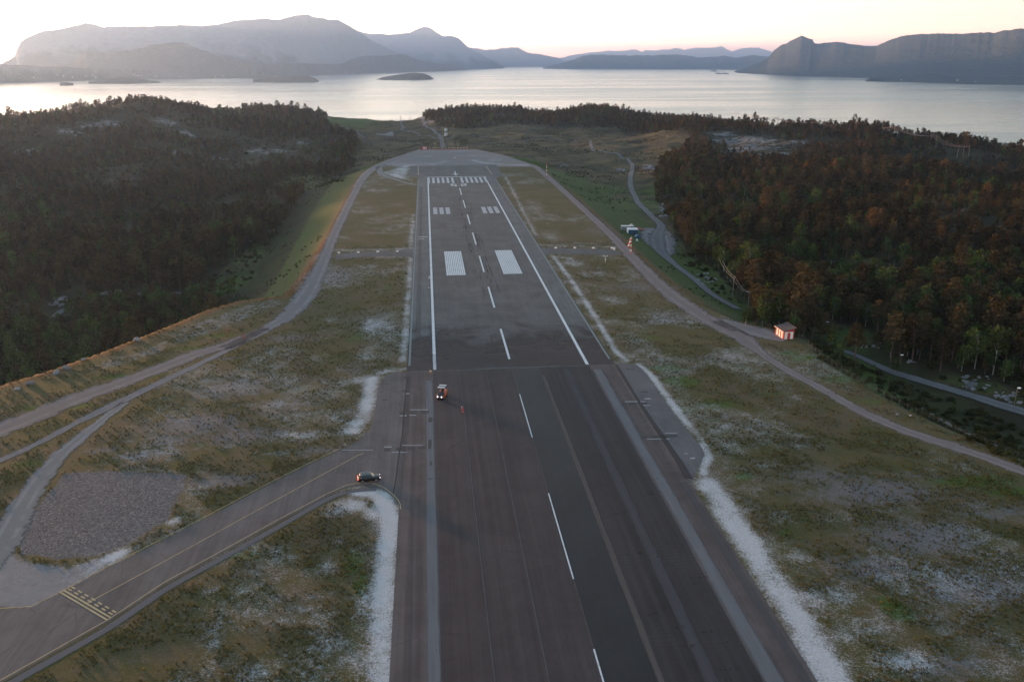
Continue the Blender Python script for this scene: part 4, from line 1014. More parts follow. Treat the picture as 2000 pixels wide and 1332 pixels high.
PINE_L = leaf_mat('pine_needles', (0.028, 0.024, 0.013), (0.116, 0.086, 0.044), (0.18, 0.10, 0.047), .14)
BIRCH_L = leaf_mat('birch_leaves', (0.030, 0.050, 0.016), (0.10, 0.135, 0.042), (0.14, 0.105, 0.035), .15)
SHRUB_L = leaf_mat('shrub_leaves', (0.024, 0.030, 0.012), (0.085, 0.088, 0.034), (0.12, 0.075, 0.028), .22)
BARK = flat_mat('pine_bark', (0.13, 0.085, 0.06), .95, var=.4); BARKB = flat_mat('birch_bark', (0.30, 0.28, 0.26), .9, var=.3)


def cards(rng, C, S, flat=0.5):
    """leaf clusters: one bent, irregular quad at every centre"""
    n_ = len(C)
    nrm = rng.normal(size=(n_, 3)); nrm[:, 2] = np.abs(nrm[:, 2]) + flat; nrm /= np.linalg.norm(nrm, axis=1)[:, None]
    a = np.cross(nrm, rng.normal(size=(n_, 3))); a /= np.linalg.norm(a, axis=1)[:, None]
    b = np.cross(nrm, a)
    S = np.broadcast_to(S, (n_,))[:, None]
    k = lambda: S * rng.uniform(.55, 1.15, (n_, 1))
    V = np.stack([C - a * k() - b * k() * .6, C + a * k() * .7 - b * k(), C + a * k() + b * k() * .6 + nrm * S * .25, C - a * k() * .6 + b * k()], 1)
    return V.reshape(-1, 3), np.arange(n_ * 4).reshape(-1, 4)


def tube(V, F, pts, rad, k=5):
    pts = [np.array(p, float) for p in pts]; base = len(V)
    for i, p in enumerate(pts):
        t = pts[min(i + 1, len(pts) - 1)] - pts[max(0, i - 1)]; t = t / (np.linalg.norm(t) + 1e-9)
        u = np.cross(t, (0.31, 0.95, 0.1)); u /= np.linalg.norm(u); w = np.cross(t, u)
        for j in range(k):
            an = 2 * math.pi * j / k
            V.append(tuple(p + (u * math.cos(an) + w * math.sin(an)) * rad[i]))
    for i in range(len(pts) - 1):
        for j in range(k):
            a = base + i * k + j; b = base + i * k + (j + 1) % k
            F.append((a, b, b + k, a + k))


def tree_parts(kind, seed, ncard):
    rng = np.random.default_rng(seed)
    V, F = [], []
    if kind == 'pine':
        h = 10.0; lean = rng.normal(0, .25, 2)
        top = lambda t: np.array([lean[0] * t * t * 2, lean[1] * t * t * 2, h * t])
        tube(V, F, [top(t) for t in (-.05, .2, .45, .7, .97)], [.19, .16, .13, .09, .03])
        c0 = rng.uniform(.22, .42); ncl = 22
        C = []; S = []
        per = max(4, ncard // ncl)
        form = rng.uniform(.0, 1.0)          # 0 = conical, 1 = rounded
        for i in range(ncl):
            t = c0 + (1 - c0) * ((i + rng.uniform(0, 1)) / ncl) ** .9
            tt = (t - c0) / (1 - c0)
            R = 1.95 * ((1 - tt) ** .8 * (1 - form) * 1.1 + form * math.sqrt(max(0.02, 1 - (2 * tt - .8) ** 2 / 1.5)) * .95) + .12
            an = i * 2.4 + rng.uniform(-.5, .5); rr_ = R * rng.uniform(.35, 1.0)
            tip = top(t) + np.array([math.cos(an) * rr_, math.sin(an) * rr_, rng.uniform(-.2, .25)])
            tube(V, F, [top(max(0, t - .06)), tip], [.05, .015], 3)
            m = rng.normal(size=(per, 3)) * np.array([.44, .44, .24]) * (0.6 + .5 * R / 1.7)
            C.append(tip + m); S.append(np.full(per, .27 if ncard > 300 else .42) * rng.uniform(.75, 1.2, per))
        lv = cards(rng, np.concatenate(C), np.concatenate(S), .7)
    elif kind == 'birch':
        h = 8.5; lean = rng.normal(0, .4, 2)
        top = lambda t: np.array([lean[0] * t * t, lean[1] * t * t, h * t])
        tube(V, F, [top(t) for t in (-.05, .3, .6, .95)], [.13, .1, .07, .02])
        C = []; S = []; ncl = 20; per = max(4, ncard // ncl)
        for i in range(ncl):
            t = rng.uniform(.25, 1.0); R = 1.9 * math.sin(math.pi * min(1, max(.1, (t - .12) / .92))) ** .7
            an = rng.uniform(0, 6.283); rr_ = R * rng.uniform(.3, 1)
            tip = top(t * .97) + np.array([math.cos(an) * rr_, math.sin(an) * rr_, rng.uniform(0, .3)])
            tube(V, F, [top(max(.1, t - .16)), tip], [.045, .012], 3)
            C.append(tip + rng.normal(size=(per, 3)) * .5); S.append(np.full(per, .26 if ncard > 300 else .42) * rng.uniform(.7, 1.25, per))
        lv = cards(rng, np.concatenate(C), np.concatenate(S), .2)
    else:                                   # shrub
        C = []; S = []; ncl = 11; per = max(4, ncard // ncl)
        for i in range(ncl):
            an = rng.uniform(0, 6.283); rr_ = 1.35 * math.sqrt(rng.uniform(0, 1)); z = rng.uniform(.5, 1.9) * (1 - .35 * rr_ / 1.35)
            tip = np.array([math.cos(an) * rr_, math.sin(an) * rr_, z])
            tube(V, F, [(rr_ * .15 * math.cos(an), rr_ * .15 * math.sin(an), -.2), tip * np.array([.6, .6, .6]), tip], [.05, .035, .01], 3)
            C.append(tip + rng.normal(size=(per, 3)) * np.array([.42, .42, .3])); S.append(np.full(per, .22 if ncard > 200 else .34) * rng.uniform(.7, 1.25, per))
        lv = cards(rng, np.concatenate(C), np.concatenate(S), .4)
    return (np.array(V), np.array(F)), lv

PROTO = {}
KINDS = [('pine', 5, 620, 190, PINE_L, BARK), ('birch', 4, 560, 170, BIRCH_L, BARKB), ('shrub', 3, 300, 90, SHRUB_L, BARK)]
pcol = bpy.data.collections.new('vegetation_sources')          # not linked to the scene: only the forest mass draws from it
IDX = {}
cnt = 0
for kind, nvar, hi, lo, lm, bm_ in KINDS:
    for v in range(nvar):
        for res, nc in (('hi', hi), ('lo', lo)):
            (TV, TF), (LV, LF) = tree_parts(kind, 100 * len(kind) + v * 7 + 3, nc)
            if res == 'hi':
                tm = np_mesh(kind + '_trunk', TV, TF); tm.materials.append(bm_)
                lm_ = np_mesh(kind + '_crown', LV, LF, False); lm_.materials.append(lm)
                PROTO[(kind, v)] = (tm, lm_)
            me = np_mesh('%03d_%s' % (cnt, kind), np.concatenate([TV, LV]), np.concatenate([TF, LF + len(TV)]), False)
            me.materials.append(bm_); me.materials.append(lm)
            me.polygons.foreach_set('material_index', np.concatenate([np.zeros(len(TF), np.int32), np.ones(len(LF), np.int32)]))
            o = bpy.data.objects.new('%03d_%s' % (cnt, kind), me); pcol.objects.link(o)
            IDX[(kind, v, res)] = cnt; cnt += 1


def scatter_object(name, pts, rot, scl, idx, coll, label=None, cat=None):
    me = bpy.data.meshes.new(name); me.vertices.add(len(pts)); me.vertices.foreach_set('co', np.asarray(pts, np.float32).ravel())
    for nm, typ, arr in (('rot', 'FLOAT', rot), ('scl', 'FLOAT', scl), ('idx', 'INT', idx)):
        a = me.attributes.new(nm, typ, 'POINT'); a.data.foreach_set('value', np.asarray(arr, np.float32 if typ == 'FLOAT' else np.int32))
    o = link(name, me)
    g = bpy.data.node_groups.new(name + '_scatter', 'GeometryNodeTree')
    g.interface.new_socket('Geometry', in_out='INPUT', socket_type='NodeSocketGeometry'); g.interface.new_socket('Geometry', in_out='OUTPUT', socket_type='NodeSocketGeometry')
    gi = g.nodes.new('NodeGroupInput'); go = g.nodes.new('NodeGroupOutput')
    ip = g.nodes.new('GeometryNodeInstanceOnPoints'); ci = g.nodes.new('GeometryNodeCollectionInfo')
    ci.inputs['Collection'].default_value = coll; ci.inputs['Separate Children'].default_value = True; ci.inputs['Reset Children'].default_value = True
    def na(nm, typ):
        q = g.nodes.new('GeometryNodeInputNamedAttribute'); q.data_type = typ; q.inputs['Name'].default_value = nm; return q.outputs['Attribute']
    cx = g.nodes.new('ShaderNodeCombineXYZ'); g.links.new(na('rot', 'FLOAT'), cx.inputs['Z'])
    e2r = g.nodes.new('FunctionNodeEulerToRotation'); g.links.new(cx.outputs[0], e2r.inputs[0])
    ip.inputs['Pick Instance'].default_value = True
    g.links.new(gi.outputs[0], ip.inputs['Points']); g.links.new(ci.outputs[0], ip.inputs['Instance']); g.links.new(na('idx', 'INT'), ip.inputs['Instance Index'])
    g.links.new(e2r.outputs[0], ip.inputs['Rotation']); g.links.new(na('scl', 'FLOAT'), ip.inputs['Scale']); g.links.new(ip.outputs[0], go.inputs[0])
    m = o.modifiers.new('scatter', 'NODES'); m.node_group = g
    return tag(o, label, cat, kind='stuff')

# --- where trees stand
ROADS_W = [atp([(1153, 275), (1157, 291), (1182, 297.5), (1212, 306), (1233, 320), (1234, 336), (1231, 356), (1238, 380), (1251, 402), (1274, 425), (1291, 441), (1285, 456), (1283, 472), (1290, 492), (1318, 518), (1355, 546), (1392, 577), (1440, 605)]),
           atp([(1640, 684), (1668, 694), (1720, 718), (1800, 745), (1870, 766), (1950, 791), (2010, 810), (2100, 838)]),
           atp([(95, 630), (130, 606), (190, 590), (260, 578), (330, 575), (380, 572)]), atp([(640, 247), (668, 248), (690, 254), (700, 262), (712, 270)])]
TERRH = (TZ - CAMZ) / R_
CUM = np.maximum.accumulate(TERRH, axis=0)


def hidden(x, y, ztop, margin=0.0):
    r = np.hypot(x, y); a = np.arctan2(x, y)
    i = np.clip(np.searchsorted(rr, r) - 2, 0, NR - 1); j = np.clip(np.round((a - aa[0]) / (aa[1] - aa[0])).astype(int), 0, NA - 1)
    return (ztop + margin - CAMZ) / r < CUM[i, j]


def project(x, y, z):
    """photo pixel of a world point (used to choose which trees show largest)"""
    c, s = math.cos(-YAW), math.sin(-YAW)
    X = x * c - y * s; Y = x * s + y * c; Z = z - CAMZ
    d = Y * math.cos(PITCH) - Z * math.sin(PITCH); u = Y * math.sin(PITCH) + Z * math.cos(PITCH)
    return CX + FPX * X / d, CY - FPX * u / d, d

CLUMP_SH = np.concatenate([np.array(atp([p])) for p in [(1640, 690), (1700, 735), (1760, 760)]])
SHRUB_ZONE = atp([(1575, 664), (1640, 694), (1720, 728), (1800, 760), (1900, 795), (2040, 835), (2150, 880), (2150, 975), (2000, 912), (1900, 868), (1800, 814), (1700, 760), (1600, 702)])
def gridpts(x0, x1, y0, y1, s, seed):
    rng = np.random.default_rng(seed)
    gx, gy = np.meshgrid(np.arange(x0, x1, s), np.arange(y0, y1, s))
    gx = gx + rng.uniform(-.48, .48, gx.shape) * s; gy = gy + rng.uniform(-.48, .48, gy.shape) * s
    return gx.ravel(), gy.ravel(), rng

PYL_PX = [(1427, 1439.5, 243, 221.8), (1510.8, 1517.5, 252, 229.5), (1586.5, 1594, 253, 236.8), (1735.5, 1745, 268, 246), (1815.5, 1826, 290, 263.5), (1870, 1890, 308, 284)]
PYL_AT = [at((a + b) / 2, c) for a, b, c, _ in PYL_PX]
ALLX, ALLY, ALLK, ALLH, ALLV, ALLR = [], [], [], [], [], []
for (y0, y1, s, seed) in ((120, 520, 4.2, 1), (520, 900, 4.9, 2), (900, 2000, 6.0, 3)):
    x, y, rng = gridpts(-1300, 1300, y0, y1, s, seed)
    a = np.degrees(np.arctan2(x, y)); k = (a > -36) & (a < 43)
    x, y = x[k], y[k]
    d = sdist(x, y, PLATEAU)
    need = np.where(x < 0, np.where(y < 330, 21.0, 44.0), np.where(y < 330, 14.0, 26.0))
    need = np.where(y > 820, 60.0, need)
    k = (d > need) & ~forest_clear(x, y)
    x, y, d = x[k], y[k], d[k]
    for rd in ROADS_W:
        k = seg_dist(x, y, rd) > 5.5; x, y, d = x[k], y[k], d[k]
    for g_ in GLADE:
        k = ~in_poly(x, y, g_); x, y, d = x[k], y[k], d[k]
    k = ~in_poly(x, y, SHRUB_ZONE); x, y, d = x[k], y[k], d[k]
    rk = np.zeros(x.shape)
    k = seg_dist(x, y, [tuple(p[:2]) for p in PYL_AT]) > 9
    for p in PYL_AT: k &= np.hypot(x - p[0], y - p[1]) > 15
    x, y, d, rk = x[k], y[k], d[k], rk[k]
    for px, py, rx, ry in ROCK_CENTRES: rk = np.maximum(rk, blob(x, y, px, py, rx, ry, 1.0, plateau=False))
    thin = fbm(x / 70, y / 70, 77, 3); thin2 = fbm(x / 18, y / 18, 5, 2)
    dens = smooth(.27, .50, thin * .6 + thin2 * .4) * .95 + .05
    dens *= 1 - .97 * smooth(.12, .55, rk + (thin2 - .5) * .6)
    k = rng.uniform(size=x.shape) < dens
    x, y, thin = x[k], y[k], thin[k]
    mixn = fbm(x / 60, y / 60, 31, 3)
    farscale = np.where((y > 620) & (y < 1180) & (x < 0), .74, np.where((y > 560) & (x > 0), .86, np.where((x > 100) & (y > 330), .88, 1.0)))
    lowleft = (x < 0) & (y < 430)
    pb = np.where(lowleft, .55, np.where((x > 100) & (y < 420), .30, .09)) + (mixn - .5) * .7
    u = rng.uniform(size=x.shape)
    kd = np.where(u < pb, 1, np.where(u < pb + np.where(y < 520, .12, .20), 2, 0))
    hh = np.where(kd == 2, rng.uniform(.9, 1.7, x.shape), np.clip(rng.normal(np.where(y < 560, 1.02, 1.0), .27, x.shape), .45, 1.75) * (.75 + .5 * thin))
    hh = np.where(kd == 2, hh, hh * farscale)
    hh = np.where((kd != 2) & (rng.uniform(size=x.shape) < .07), hh * 1.32, hh)
    hh = np.where((kd == 0) & (thin < .4), hh * .75, hh)
    hh = np.where(lowleft & (kd != 2), hh * .78, hh)
    ALLX.append(x); ALLY.append(y); ALLK.append(kd); ALLH.append(hh); ALLV.append(rng.integers(0, 60, x.shape)); ALLR.append(rng.uniform(0, 6.283, x.shape))
# shrubs and young trees between the footpath and the road, and a few on the heath
x, y, rng = gridpts(60, 420, 130, 330, 2.3, 9)
k = in_poly(x, y, SHRUB_ZONE) & (rng.uniform(size=x.shape) < .62 * smooth(.3, .55, fbm(x / 9, y / 9, 4, 3)) + .18); x, y = x[k], y[k]
u = rng.uniform(size=x.shape); kd = np.where(u < .015, 1, 2)
ALLX.append(x); ALLY.append(y); ALLK.append(kd); ALLH.append(np.where(kd == 2, rng.uniform(.3, .75, x.shape), rng.uniform(.25, .4, x.shape))); ALLV.append(rng.integers(0, 60, x.shape)); ALLR.append(rng.uniform(0, 6.283, x.shape))
# low bushes in the glades
for gi, g_ in enumerate(GLADE):
    gx = [p[0] for p in g_]; gy = [p[1] for p in g_]
    x, y, rng = gridpts(min(gx), max(gx), min(gy), max(gy), 3.2, 90 + gi)
    k = in_poly(x, y, g_) & (rng.uniform(size=x.shape) < .34)
    for rd in ROADS_W: k &= seg_dist(x, y, rd) > 3.6
    x, y = x[k], y[k]; m_ = len(x)
    ALLX.append(x); ALLY.append(y); ALLK.append(np.full(m_, 2)); ALLH.append(rng.uniform(.3, .8, m_)); ALLV.append(rng.integers(0, 60, m_)); ALLR.append(rng.uniform(0, 6.283, m_))
# hand-placed trees by the shed and the road, as in the photo
for (px, py, kd, hh) in [(1456, 636, 1, .75), (1474, 638, 0, .62), (1502, 640, 0, .66), (1530, 634, 0, .6), (1556, 634, 0, .62), (1572, 636, 1, .55), (1602, 652, 1, .55), (1622, 690, 1, .72), (1640, 700, 1, .6), (1652, 676, 1, .45), (1668, 624, 0, .85), (1642, 622, 1, .6),
                        (1745, 690, 0, 1.45), (1770, 630, 0, .95), (1706, 728, 1, .3), (1748, 728, 1, .6), (1735, 750, 1, .3), (1862, 800, 1, .3), (1925, 822, 1, .3), (1960, 745, 1, .8), (1975, 740, 1, .85), (1935, 705, 0, .7), (1870, 720, 1, .7)]:
    P = at(px, py)
    ALLX.append(np.array([P[0]])); ALLY.append(np.array([P[1]])); ALLK.append(np.array([kd])); ALLH.append(np.array([hh])); ALLV.append(np.array([int(px) % 60])); ALLR.append(np.array([px * .7]))
VX, VY, VK, VH, VV, VR = (np.concatenate(q) for q in (ALLX, ALLY, ALLK, ALLH, ALLV, ALLR))
VZ = terrain(VX, VY)
HT = np.array([10.0, 8.5, 2.1])[VK] * VH
hid = hidden(VX, VY, VZ + HT, 1.5)
hid2 = hidden(VX, VY, VZ + HT * .75, 0)
keep = (VZ > -52) & ~(hid & (np.hypot(VX, VY) > 250))
VX, VY, VK, VH, VV, VR, VZ, HT, hid2 = (q[keep] for q in (VX, VY, VK, VH, VV, VR, VZ, HT, hid2))
PX_, PY_, DEP = project(VX, VY, VZ + HT * .6)
size = HT / DEP * FPX
inside = (PX_ > -8) & (PX_ < 2008) & (PY_ > 0) & (PY_ < 1340)
# trees masked by a nearer crown do not count among those that show
order = np.argsort(DEP)
vis = np.zeros(len(VX)); bins = {}
for i in order:
    b0 = int(PX_[i] // 6); top = PY_[i] - .4 * size[i]
    hw = max(1, int(size[i] * .16 / 6))
    best = max([min(1.0, (bins.get(b, 1e9) - top) / size[i]) for b in range(b0 - hw, b0 + hw + 1)])
    vis[i] = max(0.0, best)
    for b in range(b0 - hw, b0 + hw + 1): bins[b] = min(bins.get(b, 1e9), top + size[i] * .1)
score = size * np.where(inside & ~hid2, np.clip(vis, 0, 1) ** .5, 0)
single = np.zeros(len(VX), bool)
for kd in range(3):
    ii = np.where(VK == kd)[0]
    ii = ii[np.argsort(-score[ii])][:300]
    single[ii[score[ii] > 4.0]] = True

KN = ['pine', 'birch', 'shrub']; NVAR = [5, 4, 3]


def place_tree(i):
    kd = int(VK[i]); kn = KN[kd]; v = int(VV[i]) % NVAR[kd]
    nm = {'pine': 'pine_tree', 'birch': 'birch_tree', 'shrub': 'shrub'}[kn]
    px, py = PX_[i], PY_[i]
    right = VX[i] > XC; nearp = DEP[i] < 330
    where = ('by the road below the shed' if (right and px > 1560 and py > 600) else 'in the forest right of the runway' if right else 'in the valley left of the runway')
    look = {'pine': 'tall dark pine with a bare lower trunk', 'birch': 'leafy round-crowned birch', 'shrub': 'low dense bush'}[kn]
    size_w = 'large' if VH[i] > 1.05 else 'young' if VH[i] < .62 else 'full-grown'
    lab = '%s %s %s' % (size_w, look, where)
    t = empty(nm, (float(VX[i]), float(VY[i]), float(VZ[i])), float(VR[i]))
    s = float(VH[i]); t.scale = (s, s, s)
    tag(t, lab, {'pine': 'tree', 'birch': 'tree', 'shrub': 'shrub'}[kn], group='%s %s, %s' % (size_w, {'pine': 'pines', 'birch': 'birches', 'shrub': 'bushes'}[kn], where))
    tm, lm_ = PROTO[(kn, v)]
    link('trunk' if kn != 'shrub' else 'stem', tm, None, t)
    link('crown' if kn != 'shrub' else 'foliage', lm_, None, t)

for i in np.where(single)[0]: place_tree(i)
mass = ~single
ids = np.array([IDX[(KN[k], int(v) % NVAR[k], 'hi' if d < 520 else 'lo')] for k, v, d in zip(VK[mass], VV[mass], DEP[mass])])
print('TREES', len(VX), 'single', single.sum(), [int((single & (VK == k)).sum()) for k in range(3)])
xm = VX[mass]
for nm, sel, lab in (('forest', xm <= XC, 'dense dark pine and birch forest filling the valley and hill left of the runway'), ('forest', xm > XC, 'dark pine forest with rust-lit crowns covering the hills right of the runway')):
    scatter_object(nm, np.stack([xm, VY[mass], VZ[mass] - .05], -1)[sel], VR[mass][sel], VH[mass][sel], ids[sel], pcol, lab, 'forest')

# --- low heath clumps on the open ground (countless, one mass)
x, y, rng = gridpts(-420, 620, 250, 1750, 3.6, 21)
d = sdist(x, y, PLATEAU)
cl = forest_clear(x, y)
k = (((d > 6) & cl) | ((d > 5) & (d < 46))) & (rng.uniform(size=x.shape) < smooth(.46, .66, fbm(x / 22, y / 22, 61, 4)) * .9)
k &= fbm(x / 35, y / 35, 62, 3) > .44
k &= np.abs(np.degrees(np.arctan2(x, y)) - 6) < 38
for rd in ROADS_W: k &= seg_dist(x, y, rd) > 4
x, y = x[k], y[k]; z = terrain(x, y)
k = ~hidden(x, y, z + 1.5); x, y, z = x[k], y[k], z[k]
sc = rng.uniform(.14, .42, x.shape) * np.where(y > 700, 1.3, 1.0)
scatter_object('heath_scrub', np.stack([x, y, z - .1], -1), rng.uniform(0, 6.28, x.shape), sc, np.array([IDX[('shrub', int(v), 'lo')] for v in rng.integers(0, 3, x.shape)]), pcol, 'low dark heather scrub scattered over the open heath around the runway', 'heath scrub')

# --- turf tufts on the nearer grass
gcol = bpy.data.collections.new('turf_sources')
TURF = leaf_mat('turf_blades', (0.07, 0.066, 0.022), (0.19, 0.16, 0.062), (0.24, 0.15, 0.075), .3)
for v in range(4):
    rng = np.random.default_rng(40 + v); V, F = [], []
    for b in range(16):
        an = rng.uniform(0, 6.28); r0 = rng.uniform(0, .28); l = rng.uniform(.14, .36); o_ = rng.uniform(.05, .22)
        c_, s_ = math.cos(an), math.sin(an); bx, by = r0 * c_, r0 * s_; w = rng.uniform(.03, .06)
        V += [(bx - s_ * w, by + c_ * w, -.03), (bx + s_ * w, by - c_ * w, -.03), (bx + c_ * o_ + s_ * w * .6, by + s_ * o_ - c_ * w * .6, l), (bx + c_ * o_ - s_ * w * .6, by + s_ * o_ + c_ * w * .6, l * .9)]
        F.append((4 * b, 4 * b + 1, 4 * b + 2, 4 * b + 3))
    me = np_mesh('tuft', V, F, False); me.materials.append(TURF)
    o = bpy.data.objects.new('%02d_tuft' % v, me); gcol.objects.link(o)
NOTURF = [(PADL, 0.8), (PADR, .3), (rect(XC - 30, XC + 30, 0, YT + 4), .3), (STONES, 0.5), (APRON, 0.5), (LINKL, .3), (LINKR, .3)]
TRACKS = [(pln([(1040, 322), (1128, 398), (1193, 459), (1237, 505), (1292, 560), (1345, 600), (1400, 634), (1450, 660), (1492, 694), (1540, 724), (1600, 757), (1680, 802), (1760, 838), (1850, 868), (1930, 895), (2000, 921), (2120, 965)]), 3.4),
          (pln([(1360, 610), (1450, 650), (1530, 662)]), 7), (pln([(673, 415), (651, 462), (636, 500), (614, 548), (592, 585), (560, 618), (520, 642), (447, 672)]), 4.2),
          (pln([(520, 640), (447, 672), (383, 692), (306, 722), (230, 750), (153, 778), (77, 808), (0, 839), (-110, 885)]), 4.8), (pln([(485, 663), (383, 714), (306, 750), (230, 787), (153, 824), (76, 865), (0, 899), (-80, 930)]), 2.0),
          (pln([(245, 786), (178, 838), (128, 879), (90, 920), (58, 965), (32, 1010), (5, 1060), (-40, 1115)]), 3.0), (pln([(735, 955), (645, 972), (540, 1031), (430, 1092), (325, 1150), (218, 1222), (112, 1283), (5, 1343)]), 1.2)]
P4, R4, S4 = [], [], []
for (y0, y1, s, seed) in ((80, 170, .5, 51), (170, 270, .8, 52), (270, 400, 1.3, 53)):
    x, y, rng = gridpts(-150, 210, y0, y1, s, seed)
    px, py, dp = project(x, y, plane_z(x, y)); k = (px > -60) & (px < 2060) & (py < 1390); x, y = x[k], y[k]
    k = sdist(x, y, PLATEAU) < 3
    for P, m in NOTURF: k &= sdist(x, y, P) > m
    for P, m in TRACKS: k &= seg_dist(x, y, P) > m
    x, y = x[k], y[k]
    dd_ = np.zeros(x.shape)
    for p, w, s_ in DUST_STROKES: dd_ = np.maximum(dd_, stroke(x, y, p, w, s_))
    for b in DUST_BLOBS: dd_ = np.maximum(dd_, blob(x, y, *b) * .8)
    so = np.zeros(x.shape)
    for b in SOIL_BLOBS: so = np.maximum(so, blob(x, y, *b))
    p = smooth(.36, .62, fbm(x / 3.2, y / 3.2, 71, 3) * .7 + fbm(x / 13, y / 13, 72, 3) * .3) * .72 * (1 - 1.0 * smooth(.30, .7, dd_)) * (1 - .6 * so)
    k = rng.uniform(size=x.shape) < p
    x, y = x[k], y[k]
    P4.append(np.stack([x, y, terrain(x, y, False)], -1)); R4.append(rng.uniform(0, 6.28, x.shape)); S4.append(rng.uniform(.4, .95, x.shape) * (1 + (s - .5) * .35))
P4 = np.concatenate(P4); R4 = np.concatenate(R4); S4 = np.concatenate(S4)
print('TUFTS', len(P4), 'SCRUB', len(sc))
scatter_object('grass', P4, R4, S4, RNG.integers(0, 4, len(P4)), gcol, 'short olive and tan turf tufts on the grass beside runway and taxiway', 'grass')
# ------------------------------------------------------------------ built objects
class MB:
    def __init__(s): s.V = []; s.F = []

    def box(s, cx, cy, cz_, sx, sy, sz, taper=1.0, rz=0.0):
        b = len(s.V); c, q = math.cos(rz), math.sin(rz)
        for z, k in ((-.5, 1.0), (.5, taper)):
            for x, y in ((-.5, -.5), (.5, -.5), (.5, .5), (-.5, .5)):
                X, Y = x * sx * k, y * sy * k
                s.V.append((cx + X * c - Y * q, cy + X * q + Y * c, cz_ + z * sz))
        s.F += [tuple(b + i for i in f) for f in ((3, 2, 1, 0), (4, 5, 6, 7), (0, 1, 5, 4), (1, 2, 6, 5), (2, 3, 7, 6), (3, 0, 4, 7))]
        return s

    def tube(s, p, r, k=8, cap=True):
        p = [np.array(q, float) for q in p]; r = [r] * len(p) if np.isscalar(r) else r
        b = len(s.V)
        for i, q in enumerate(p):
            t = p[min(i + 1, len(p) - 1)] - p[max(0, i - 1)]; t /= np.linalg.norm(t) + 1e-9
            a = np.array((0, 0, 1.0)) if abs(t[2]) < .9 else np.array((1.0, 0, 0))
            u = np.cross(t, a); u /= np.linalg.norm(u); w = np.cross(t, u)
            for j in range(k):
                an = 2 * math.pi * j / k; s.V.append(tuple(q + (u * math.cos(an) + w * math.sin(an)) * r[i]))
        for i in range(len(p) - 1):
            for j in range(k): s.F.append((b + i * k + j, b + i * k + (j + 1) % k, b + (i + 1) * k + (j + 1) % k, b + (i + 1) * k + j))
        if cap:
            s.F.append(tuple(b + j for j in reversed(range(k)))); e = b + (len(p) - 1) * k; s.F.append(tuple(e + j for j in range(k)))
        return s

    def face(s, *pts):
        b = len(s.V); s.V += [tuple(p) for p in pts]; s.F.append(tuple(range(b, b + len(pts)))); return s

    def loft(s, rings):
        b = len(s.V); k = len(rings[0])
        for r in rings: s.V += [tuple(p) for p in r]
        for i in range(len(rings) - 1):
            for j in range(k): s.F.append((b + i * k + j, b + i * k + (j + 1) % k, b + (i + 1) * k + (j + 1) % k, b + (i + 1) * k + j))
        s.F.append(tuple(b + j for j in reversed(range(k)))); e = b + (len(rings) - 1) * k; s.F.append(tuple(e + j for j in range(k)))
        return s

    def build(s, name, mat, parent=None, bevel=0.0, smooth_=False):
        me = bpy.data.meshes.new(name); me.from_pydata(s.V, [], s.F)
        bm = bmesh.new(); bm.from_mesh(me); bmesh.ops.recalc_face_normals(bm, faces=bm.faces); bm.to_mesh(me); bm.free()
        if smooth_: me.polygons.foreach_set('use_smooth', np.ones(len(me.polygons), bool))
        o = link(name, me, mat, parent)
        if bevel:
            m = o.modifiers.new('edge', 'BEVEL'); m.width = bevel; m.segments = 2; m.limit_method = 'ANGLE'
        return o


def copy_tree(o, parent=None):
    c = o.copy(); COL.objects.link(c); c.parent = parent
    for ch in list(o.children): copy_tree(ch, c)
    return c

RED = flat_mat('red_paint', (0.42, 0.025, 0.03), .55); WHT = flat_mat('white_boards', (0.72, 0.72, 0.70), .6, var=.06); ROOF = flat_mat('roofing_felt', (0.06, 0.055, 0.058), .9, var=.25)
ORANGE = flat_mat('orange_machine_paint', (0.55, 0.10, 0.03), .45); BLACK = flat_mat('black_rubber', (0.015, 0.015, 0.016), .8); DGREY = flat_mat('dark_metal', (0.04, 0.042, 0.045), .5)
STEEL = flat_mat('galvanised_steel', (0.33, 0.34, 0.35), .5, .4); GLASS = flat_mat('dark_glass', (0.02, 0.03, 0.035), .08, spec=.8); CARBLK = flat_mat('black_car_paint', (0.006, 0.007, 0.009), .3, spec=.45)
CHROME = flat_mat('bright_trim', (0.55, 0.56, 0.58), .25, .9); WOOD = flat_mat('weathered_pole_wood', (0.20, 0.16, 0.13), .9, var=.3); YELP = flat_mat('yellow_mast_paint', (0.50, 0.33, 0.06), .6)
BLUE = flat_mat('blue_corrugated_steel', (0.015, 0.085, 0.16), .5); PALEM = flat_mat('pale_steel', (0.55, 0.57, 0.58), .5); WLAMP = flat_mat('lit_headlamp', (.9, .9, .9), .3, emit=(1.0, .82, .92), estr=.8)
RLAMP = flat_mat('lit_tail_lamp', (.5, .02, .02), .3, emit=(1.0, .10, .05), estr=1.2); LAMPW = flat_mat('lamp_glass', (0.85, 0.86, 0.88), .2); OBS = flat_mat('red_obstruction_lamp', (.6, .05, .02), .3, emit=(1.0, .12, .03), estr=9.0)
RUSTF = flat_mat('rusty_fence_wire', (0.22, 0.10, 0.065), .9); ROCKM = None


def band_mat(name, h, n_, c0=(0.45, 0.03, 0.03), c1=(0.72, 0.72, 0.7)):
    n = NT(name); _, _, z = n.xyz(n.gen('Object'))
    f = n.math('GREATER_THAN', n.math('MODULO', n.math('MULTIPLY', n.math('ADD', z, 50 * h), n_ / h / 2), 1.0), 0.5)
    return n.bsdf(n.mix(f, c0, c1), .6)


def heading(p, q): return math.atan2(q[1] - p[1], q[0] - p[0])

# ---- black estate SUV on the taxiway
def ring(x, hw, z0, z1, r=.12):
    return [(x, -hw + r, z0), (x, hw - r, z0), (x, hw, z0 + r), (x, hw, z1 - r), (x, hw - r, z1), (x, -hw + r, z1), (x, -hw, z1 - r), (x, -hw, z0 + r)]


